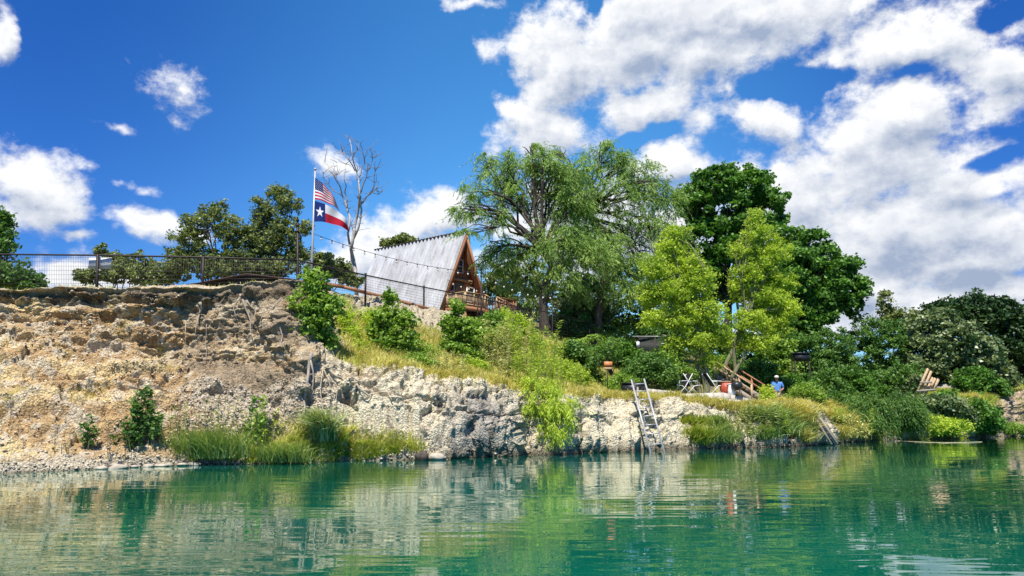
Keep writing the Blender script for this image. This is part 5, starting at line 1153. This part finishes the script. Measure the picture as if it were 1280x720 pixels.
# ------------------------------------------------------------------ low concrete walls, slab, chairs, stair on the terrace
def wallseg(name, label, a, b_, Ya, Yb, pyt0, pyt1, thick_, drop_, m_='concrete'):
    A, B_ = at(a, pyt0, Ya), at(b_, pyt1, Yb); mb = MB(); d = (B_ - A).normalized(); nrm = Vector((-d.y, d.x, 0)).normalized(); n = max(2, int((B_ - A).length / .4)); cap = MB()
    for i in range(n):
        p_, q = A.lerp(B_, i / n), A.lerp(B_, (i + 1) / n - .02 / n)
        vs = [p_, q, q + nrm * thick_, p_ + nrm * thick_]; lo = [v_ - Vector((0, 0, drop_ + random.uniform(0, .02))) for v_ in vs]; mb.add(lo + vs, [(0, 1, 5, 4), (1, 2, 6, 5), (2, 3, 7, 6), (3, 0, 4, 7), (4, 5, 6, 7), (3, 2, 1, 0)])
    o = mb.build(name, M[m_]); tag(o, label, 'wall'); return o
wallseg('concrete_wall', 'low pale concrete wall running right from the ladder top', 807, 846, 32.2, 33.5, 485.5, 489.5, .25, .75)
wallseg('concrete_wall', 'long low concrete kerb wall in front of the young trees', 835, 905, 33.2, 33.4, 493, 490.5, .25, .65)
wallseg('concrete_wall', 'broken pale concrete slab edge between stairs and person', 905, 958, 33.6, 35.0, 491, 503.5, 1.4, .45)
wallseg('concrete_step', 'stone step block under the slab edge at the foot of the stairs', 910, 926, 33.2, 33.3, 499, 500, .4, .5)
def lounge(label, px, Y, ang, m_='alu'):
    b0 = at(px, 490, Y); b0.z = at(px, 493, Y).z; r0 = empty('deck_chair', b0, 0, label, 'chair', 'chairs on the terrace'); ca, sa = math.cos(ang), math.sin(ang)
    def L(x, y, z): return b0 + Vector((x * ca - y * sa, x * sa + y * ca, z))
    for s_ in (-.27, .27):
        mb = MB(); mb.tube([L(-.45, s_, .95), L(-.05, s_, .35), L(.30, s_, .0)], .018, 6); mb.tube([L(.42, s_, .42), L(.1, s_, .38), L(-.30, s_, .0)], .018, 6); mb.tube([L(-.22, s_, .62), L(.25, s_, .60), L(.28, s_, .38)], .018, 6); mb.build('frame', M['white'], r0)
    mb = MB(); mb.add([L(-.44, -.26, .93), L(-.44, .26, .93), L(-.05, .26, .37), L(-.05, -.26, .37)], [(0, 1, 2, 3)]); mb.add([L(-.44, -.26, .945), L(-.44, .26, .945), L(-.05, .26, .385), L(-.05, -.26, .385)], [(3, 2, 1, 0)]); mb.build('backrest', M['cord'], r0)
    mb = MB(); mb.box(L(.18, 0, .385), (.5, .5, .03), Matrix.Rotation(ang, 3, 'Z')); mb.build('seat', M['cord'], r0)
lounge('white framed folding chair facing left beside the young tree stems', 852, 34.3, math.pi * 1.1); lounge('white framed low chair half hidden behind the young tree stems', 862, 34.6, 0.3); lounge('white framed chair right of the young tree stems', 893, 34.6, .15)
# red cooler
rc_ = at(907, 486, 34.4); mb = MB(); mb.box(rc_, (.42, .34, .62), jit=.01); o = empty('red_cabinet', rc_ - Vector((0, 0, .31)), 0, 'small red cabinet beside the foot of the right stairs', 'cabinet'); mb.build('body', M['red'], o); mb = MB(); mb.box(rc_ + Vector((0, 0, .33)), (.46, .38, .04)); mb.build('top', M['woodtan'], o)
w0 = at(914, 489, 34.2); mb = MB(); mb.box(w0, (.30, .3, .6), jit=.01); mb.box(w0 + Vector((0, 0, .32)), (.34, .34, .04)); tag(mb.build('white_bin', M['white']), 'white bin between the red cabinet and the black grill', 'bin')
# kettle grill
kb = at(921, 498, 34.0); kr = empty('kettle_grill', kb, 0, 'black grill on thin legs at the foot of the stairs', 'grill')
mb = MB(); kc = at(921, 482, 34.0); uv_ball(mb, kc, .27, 14, 8, (1, 1, .8)); mb.build('bowl', M['blackplastic'], kr, smooth=True)
for a in (0, 2.1, 4.2): mb = MB(); mb.tube([kc + Vector((math.cos(a) * .15, math.sin(a) * .15, -.12)), Vector((kb.x + math.cos(a) * .28, kb.y + math.sin(a) * .28, kb.z))], .014, 6); mb.build('leg', M['blackplastic'], kr)
mb = MB(); mb.tube([kc + Vector((-.06, 0, .2)), kc + Vector((-.05, 0, .28)), kc + Vector((.05, 0, .28)), kc + Vector((.06, 0, .2))], .012, 6); mb.build('handle', M['woodtan'], kr)
# stair on the terrace: descends to the right
S0, S1 = at(893, 470, 37.5), at(944, 503, 35.8)
st = empty('terrace_stairs', S1, 0, 'brown wooden stairs descending right behind the young trees', 'stairs'); dS = (S1 - S0); sideS = Vector((dS.y, -dS.x, 0)).normalized() * -1.1
for k_, o3 in enumerate((Vector((0, 0, 0)), sideS)):
    mb = MB(); mb.beam(S0 + o3, S1 + o3, .06, .28); mb.build('stringer', M['woodgrey'], st)
    mb = MB(); hr = Vector((0, 0, .78)); mb.beam(S0 + o3 + hr, S1 + o3 + hr - dS * .06, .12, .05); mb.beam(S0 + o3 + hr * .6, S1 + o3 + hr * .6 - dS * .06, .05, .10)
    for f in (.02, .33, .64, .93): p_ = S0.lerp(S1, f) + o3; mb.box(p_ + Vector((0, 0, .36)), (.09, .09, .85))
    mb.build('handrail', M['wood'] if k_ else M['woodtan'], st)
for i in range(10): f = (i + .5) / 10; mb = MB(); p_ = S0.lerp(S1, f) + sideS / 2; mb.box(p_ + Vector((0, 0, .1)), (.30, 1.05, .045)); mb.build('tread', M['woodgrey'], st)
# dark raised box on legs
q0 = at(1000, 447, 43); rb = empty('raised_box', at(1000, 482, 43), 0, 'dark square box raised on four thin legs in the shade of the trees', 'box stand')
mb = MB(); mb.box(q0, (.8, .7, .42), jit=.015); mb.box(q0 + Vector((0, 0, .24)), (.9, .8, .05)); mb.build('box', M['blackplastic'], rb)
for sx2 in (-.38, .38):
    for sy2 in (-.3, .3): mb = MB(); mb.beam(q0 + Vector((sx2 * 1.25, sy2 * 1.2, -1.9)), q0 + Vector((sx2, sy2, -.2)), .06, .06, Vector((0, 1, 0))); mb.build('leg', M['rust'], rb)

# ------------------------------------------------------------------ timbers leaning into the water, rope, broken frame
tb = empty('timber_steps', at(1044, 553, 34.6), 0, 'weathered grey timbers leaning down the bank into the water', 'timber steps')
tt0, tt1, tb0, tb1 = at(1009, 507, 33.7), at(1014.5, 507, 33.7), at(1038, 553, 32.9), at(1045, 552, 32.8)
for a, b_ in ((tt0, tb0), (tt1, tb1), (at(1011.5, 509, 33.9), at(1042, 555, 33.05))): mb = MB(); mb.beam(a, a.lerp(b_, 1.06), .11, .10); mb.build('timber', M['woodgrey'], tb)
for f in (.2, .42, .65, .88): mb = MB(); mb.beam(tt0.lerp(tb0, f) + Vector((-.05, 0, -.05)), tt1.lerp(tb1, f) + Vector((.08, 0, -.05)), .09, .05); mb.build('rung', M['bark'], tb)
rp = [at(1036, 526, 35.0), at(1052, 532, 35.6), at(1075, 540, 36.6), at(1095, 546, 37.4)]
rw = lambda px, Y: Vector(((px - CX) / F * Y, Y, .006))
rp += [rw(1112, 37.6), rw(1135, 36.6), rw(1162, 35.7), rw(1190, 35.7), rw(1216, 36.6)]
sm_ = []
for i in range(len(rp) - 1):
    p0_, p1_, p2_, p3_ = rp[max(i - 1, 0)], rp[i], rp[i + 1], rp[min(i + 2, len(rp) - 1)]
    for j in range(6):
        t_ = j / 6; sm_.append(.5 * ((2 * p1_) + (p2_ - p0_) * t_ + (2 * p0_ - 5 * p1_ + 4 * p2_ - p3_) * t_ * t_ + (3 * p1_ - p0_ - 3 * p2_ + p3_) * t_ ** 3))
mb = MB(); mb.tube(sm_ + [rp[-1]], .011, 7); tag(mb.build('rope', M['rope'], smooth=True), 'pale yellow rope floating out from the leaning timbers along the right bank', 'rope')
bf = empty('broken_frame', at(1160, 490, 44.5), 0, 'broken pale timber frame sticking out of the right bank bushes', 'timber frame')
for (x0, y0, x1, y1) in ((1146, 492, 1160, 461), (1152, 493, 1164, 464), (1156, 494, 1166, 472), (1163, 486, 1169, 473), (1168, 486, 1173, 474)): mb = MB(); mb.beam(at(x0, y0, 44.4), at(x1, y1, 44.6), .14, .07, Vector((0, 1, 0))); mb.build('timber', M['woodtan'], bf)
mb = MB(); mb.beam(at(1146, 489, 44.3), at(1170, 487, 44.3), .07, .12); mb.beam(at(1150, 478, 44.3), at(1165, 478, 44.3), .07, .10); mb.build('crosspiece', M['woodgrey'], bf)

# ------------------------------------------------------------------ person
PY = 36.0; pz = at(972, 470.5, PY).z - 1.72; px0 = at(972, 490, PY).x
per = empty('person', (px0, PY, pz), 0, 'person in light cap and blue shirt standing in bushes, arms bent forward', 'person')
per['_local'] = 1
def skin_fig(name, nodes, edges, m_, parent, sub=2):
    me = bpy.data.meshes.new(name); me.from_pydata([n_[0] for n_ in nodes], edges, []); o = bpy.data.objects.new(name, me); COL.objects.link(o); o.parent = parent
    md = o.modifiers.new('skin', 'SKIN'); sv = me.skin_vertices[0].data if me.skin_vertices else None
    if sv is None: bpy.context.view_layer.objects.active = o; bpy.ops.object.modifier_remove(modifier='skin'); md = o.modifiers.new('skin', 'SKIN'); sv = me.skin_vertices[0].data
    for i, n_ in enumerate(nodes): r_ = n_[1]; sv[i].radius = (r_, r_) if not isinstance(r_, tuple) else r_; sv[i].use_root = (i == 0)
    s2 = o.modifiers.new('sub', 'SUBSURF'); s2.levels = sub; s2.render_levels = sub; md.use_smooth_shade = True
    me.materials.append(m_); return o
# local frame: facing -Y (the water), slightly turned left; right hand is -X
nodes = [((0, 0, .94), (.15, .11)), ((0, 0, 1.12), (.15, .11)), ((0, .01, 1.32), (.18, .12)), ((0, .01, 1.43), (.11, .08)), ((0, -.005, 1.50), .055), ((-.005, -.02, 1.575), .082), ((-.008, -.03, 1.665), .092),
         ((-.19, .01, 1.40), .058), ((-.26, .0, 1.14), .045), ((-.14, -.22, 1.02), .035), ((-.08, -.29, 1.02), .030),
         ((.19, .01, 1.40), .058), ((.27, .02, 1.14), .045), ((.16, -.20, 1.04), .035), ((.10, -.28, 1.05), .030),
         ((-.10, 0, .84), .092), ((-.12, -.01, .48), .062), ((-.13, .02, .09), .04), ((-.14, -.13, .045), .038), ((.10, 0, .84), .092), ((.13, .01, .48), .062), ((.15, .03, .09), .04), ((.17, -.12, .045), .038)]
edges = [(0, 1), (1, 2), (2, 3), (3, 4), (4, 5), (5, 6), (2, 7), (7, 8), (8, 9), (9, 10), (2, 11), (11, 12), (12, 13), (13, 14), (0, 15), (15, 16), (16, 17), (17, 18), (0, 19), (19, 20), (20, 21), (21, 22)]
skin_fig('body', nodes, edges, M['skin'], per)
for hx, sg2 in ((-.08, -1), (.10, 1)):
    hz = 1.02 if sg2 < 0 else 1.05; hy = -.30 if sg2 < 0 else -.29
    for k_ in range(4): skin_fig('finger', [((hx - sg2 * .0 + (k_ - 1.5) * .018, hy - .01, hz), .011), ((hx + (k_ - 1.5) * .02, hy - .05, hz - .005), .010), ((hx + (k_ - 1.5) * .018, hy - .075 + .004 * abs(k_ - 1.5), hz - .03), .008)], [(0, 1), (1, 2)], M['skin'], per, 1)
    skin_fig('thumb', [((hx - sg2 * .02, hy + .02, hz), .012), ((hx - sg2 * .05, hy - .015, hz + .005), .010), ((hx - sg2 * .055, hy - .045, hz), .009)], [(0, 1), (1, 2)], M['skin'], per, 1)
skin_fig('shirt', [((0, 0, .90), (.19, .145)), ((0, .0, 1.12), (.18, .14)), ((0, .01, 1.32), (.205, .145)), ((0, .01, 1.44), (.10, .085)), ((-.20, .01, 1.395), .08), ((-.262, .0, 1.17), .068), ((.20, .01, 1.395), .08), ((.272, .02, 1.17), .068)], [(0, 1), (1, 2), (2, 3), (2, 4), (4, 5), (2, 6), (6, 7)], M['blue'], per)
skin_fig('shorts', [((0, 0, .93), (.165, .125)), ((-.10, 0, .84), .112), ((-.125, -.01, .50), .088), ((.10, 0, .84), .112), ((.135, .01, .50), .088)], [(0, 1), (1, 2), (0, 3), (3, 4)], M['short'], per)
for x in (-.14, .165): skin_fig('shoe', [((x, .05, .05), .05), ((x, -.06, .045), .05), ((x, -.15, .035), .042)], [(0, 1), (1, 2)], M['shoe'], per, 1)
mb = MB(); uv_ball(mb, (-.008, -.02, 1.682), .112, 16, 10, (1, 1.08, .82)); mb.v = [v_ if v_[2] > 1.675 else (v_[0], v_[1], 1.67) for v_ in mb.v]
brim = []
for i in range(13): a = math.pi * (i / 12) + math.pi; brim.append((-.008 + math.cos(a) * .095, -.03 + math.sin(a) * .20, 1.68 - .02 * abs(math.sin(a))))
mb.add(brim + [(b_[0], b_[1], b_[2] - .008) for b_ in brim], [tuple(range(13)), tuple(range(25, 12, -1))] + [(i, i + 1, i + 14, i + 13) for i in range(12)])
mb.build('cap', M['cap'], per, smooth=True)
mb = MB()
uv_ball(mb, (-.038, -.112, 1.632), .011, 8, 6); mb.build('eye', M['cord'], per); mb = MB(); uv_ball(mb, (.024, -.112, 1.632), .011, 8, 6); mb.build('eye', M['cord'], per)
mb = MB(); mb.tube([(-.008, -.115, 1.635), (-.008, -.135, 1.605), (-.008, -.118, 1.595)], [.009, .014, .010], 6); mb.build('nose', M['skin'], per, smooth=True)
mb = MB(); mb.tube([(-.03, -.110, 1.572), (-.008, -.117, 1.570), (.014, -.110, 1.572)], .005, 6); mb.build('mouth', M['red'], per)
for x in (-.10, .085): mb = MB(); uv_ball(mb, (x, -.02, 1.625), .024, 8, 6, (.45, .8, 1.2)); mb.build('ear', M['skin'], per, smooth=True)
per.rotation_euler = (0, 0, R(-18))
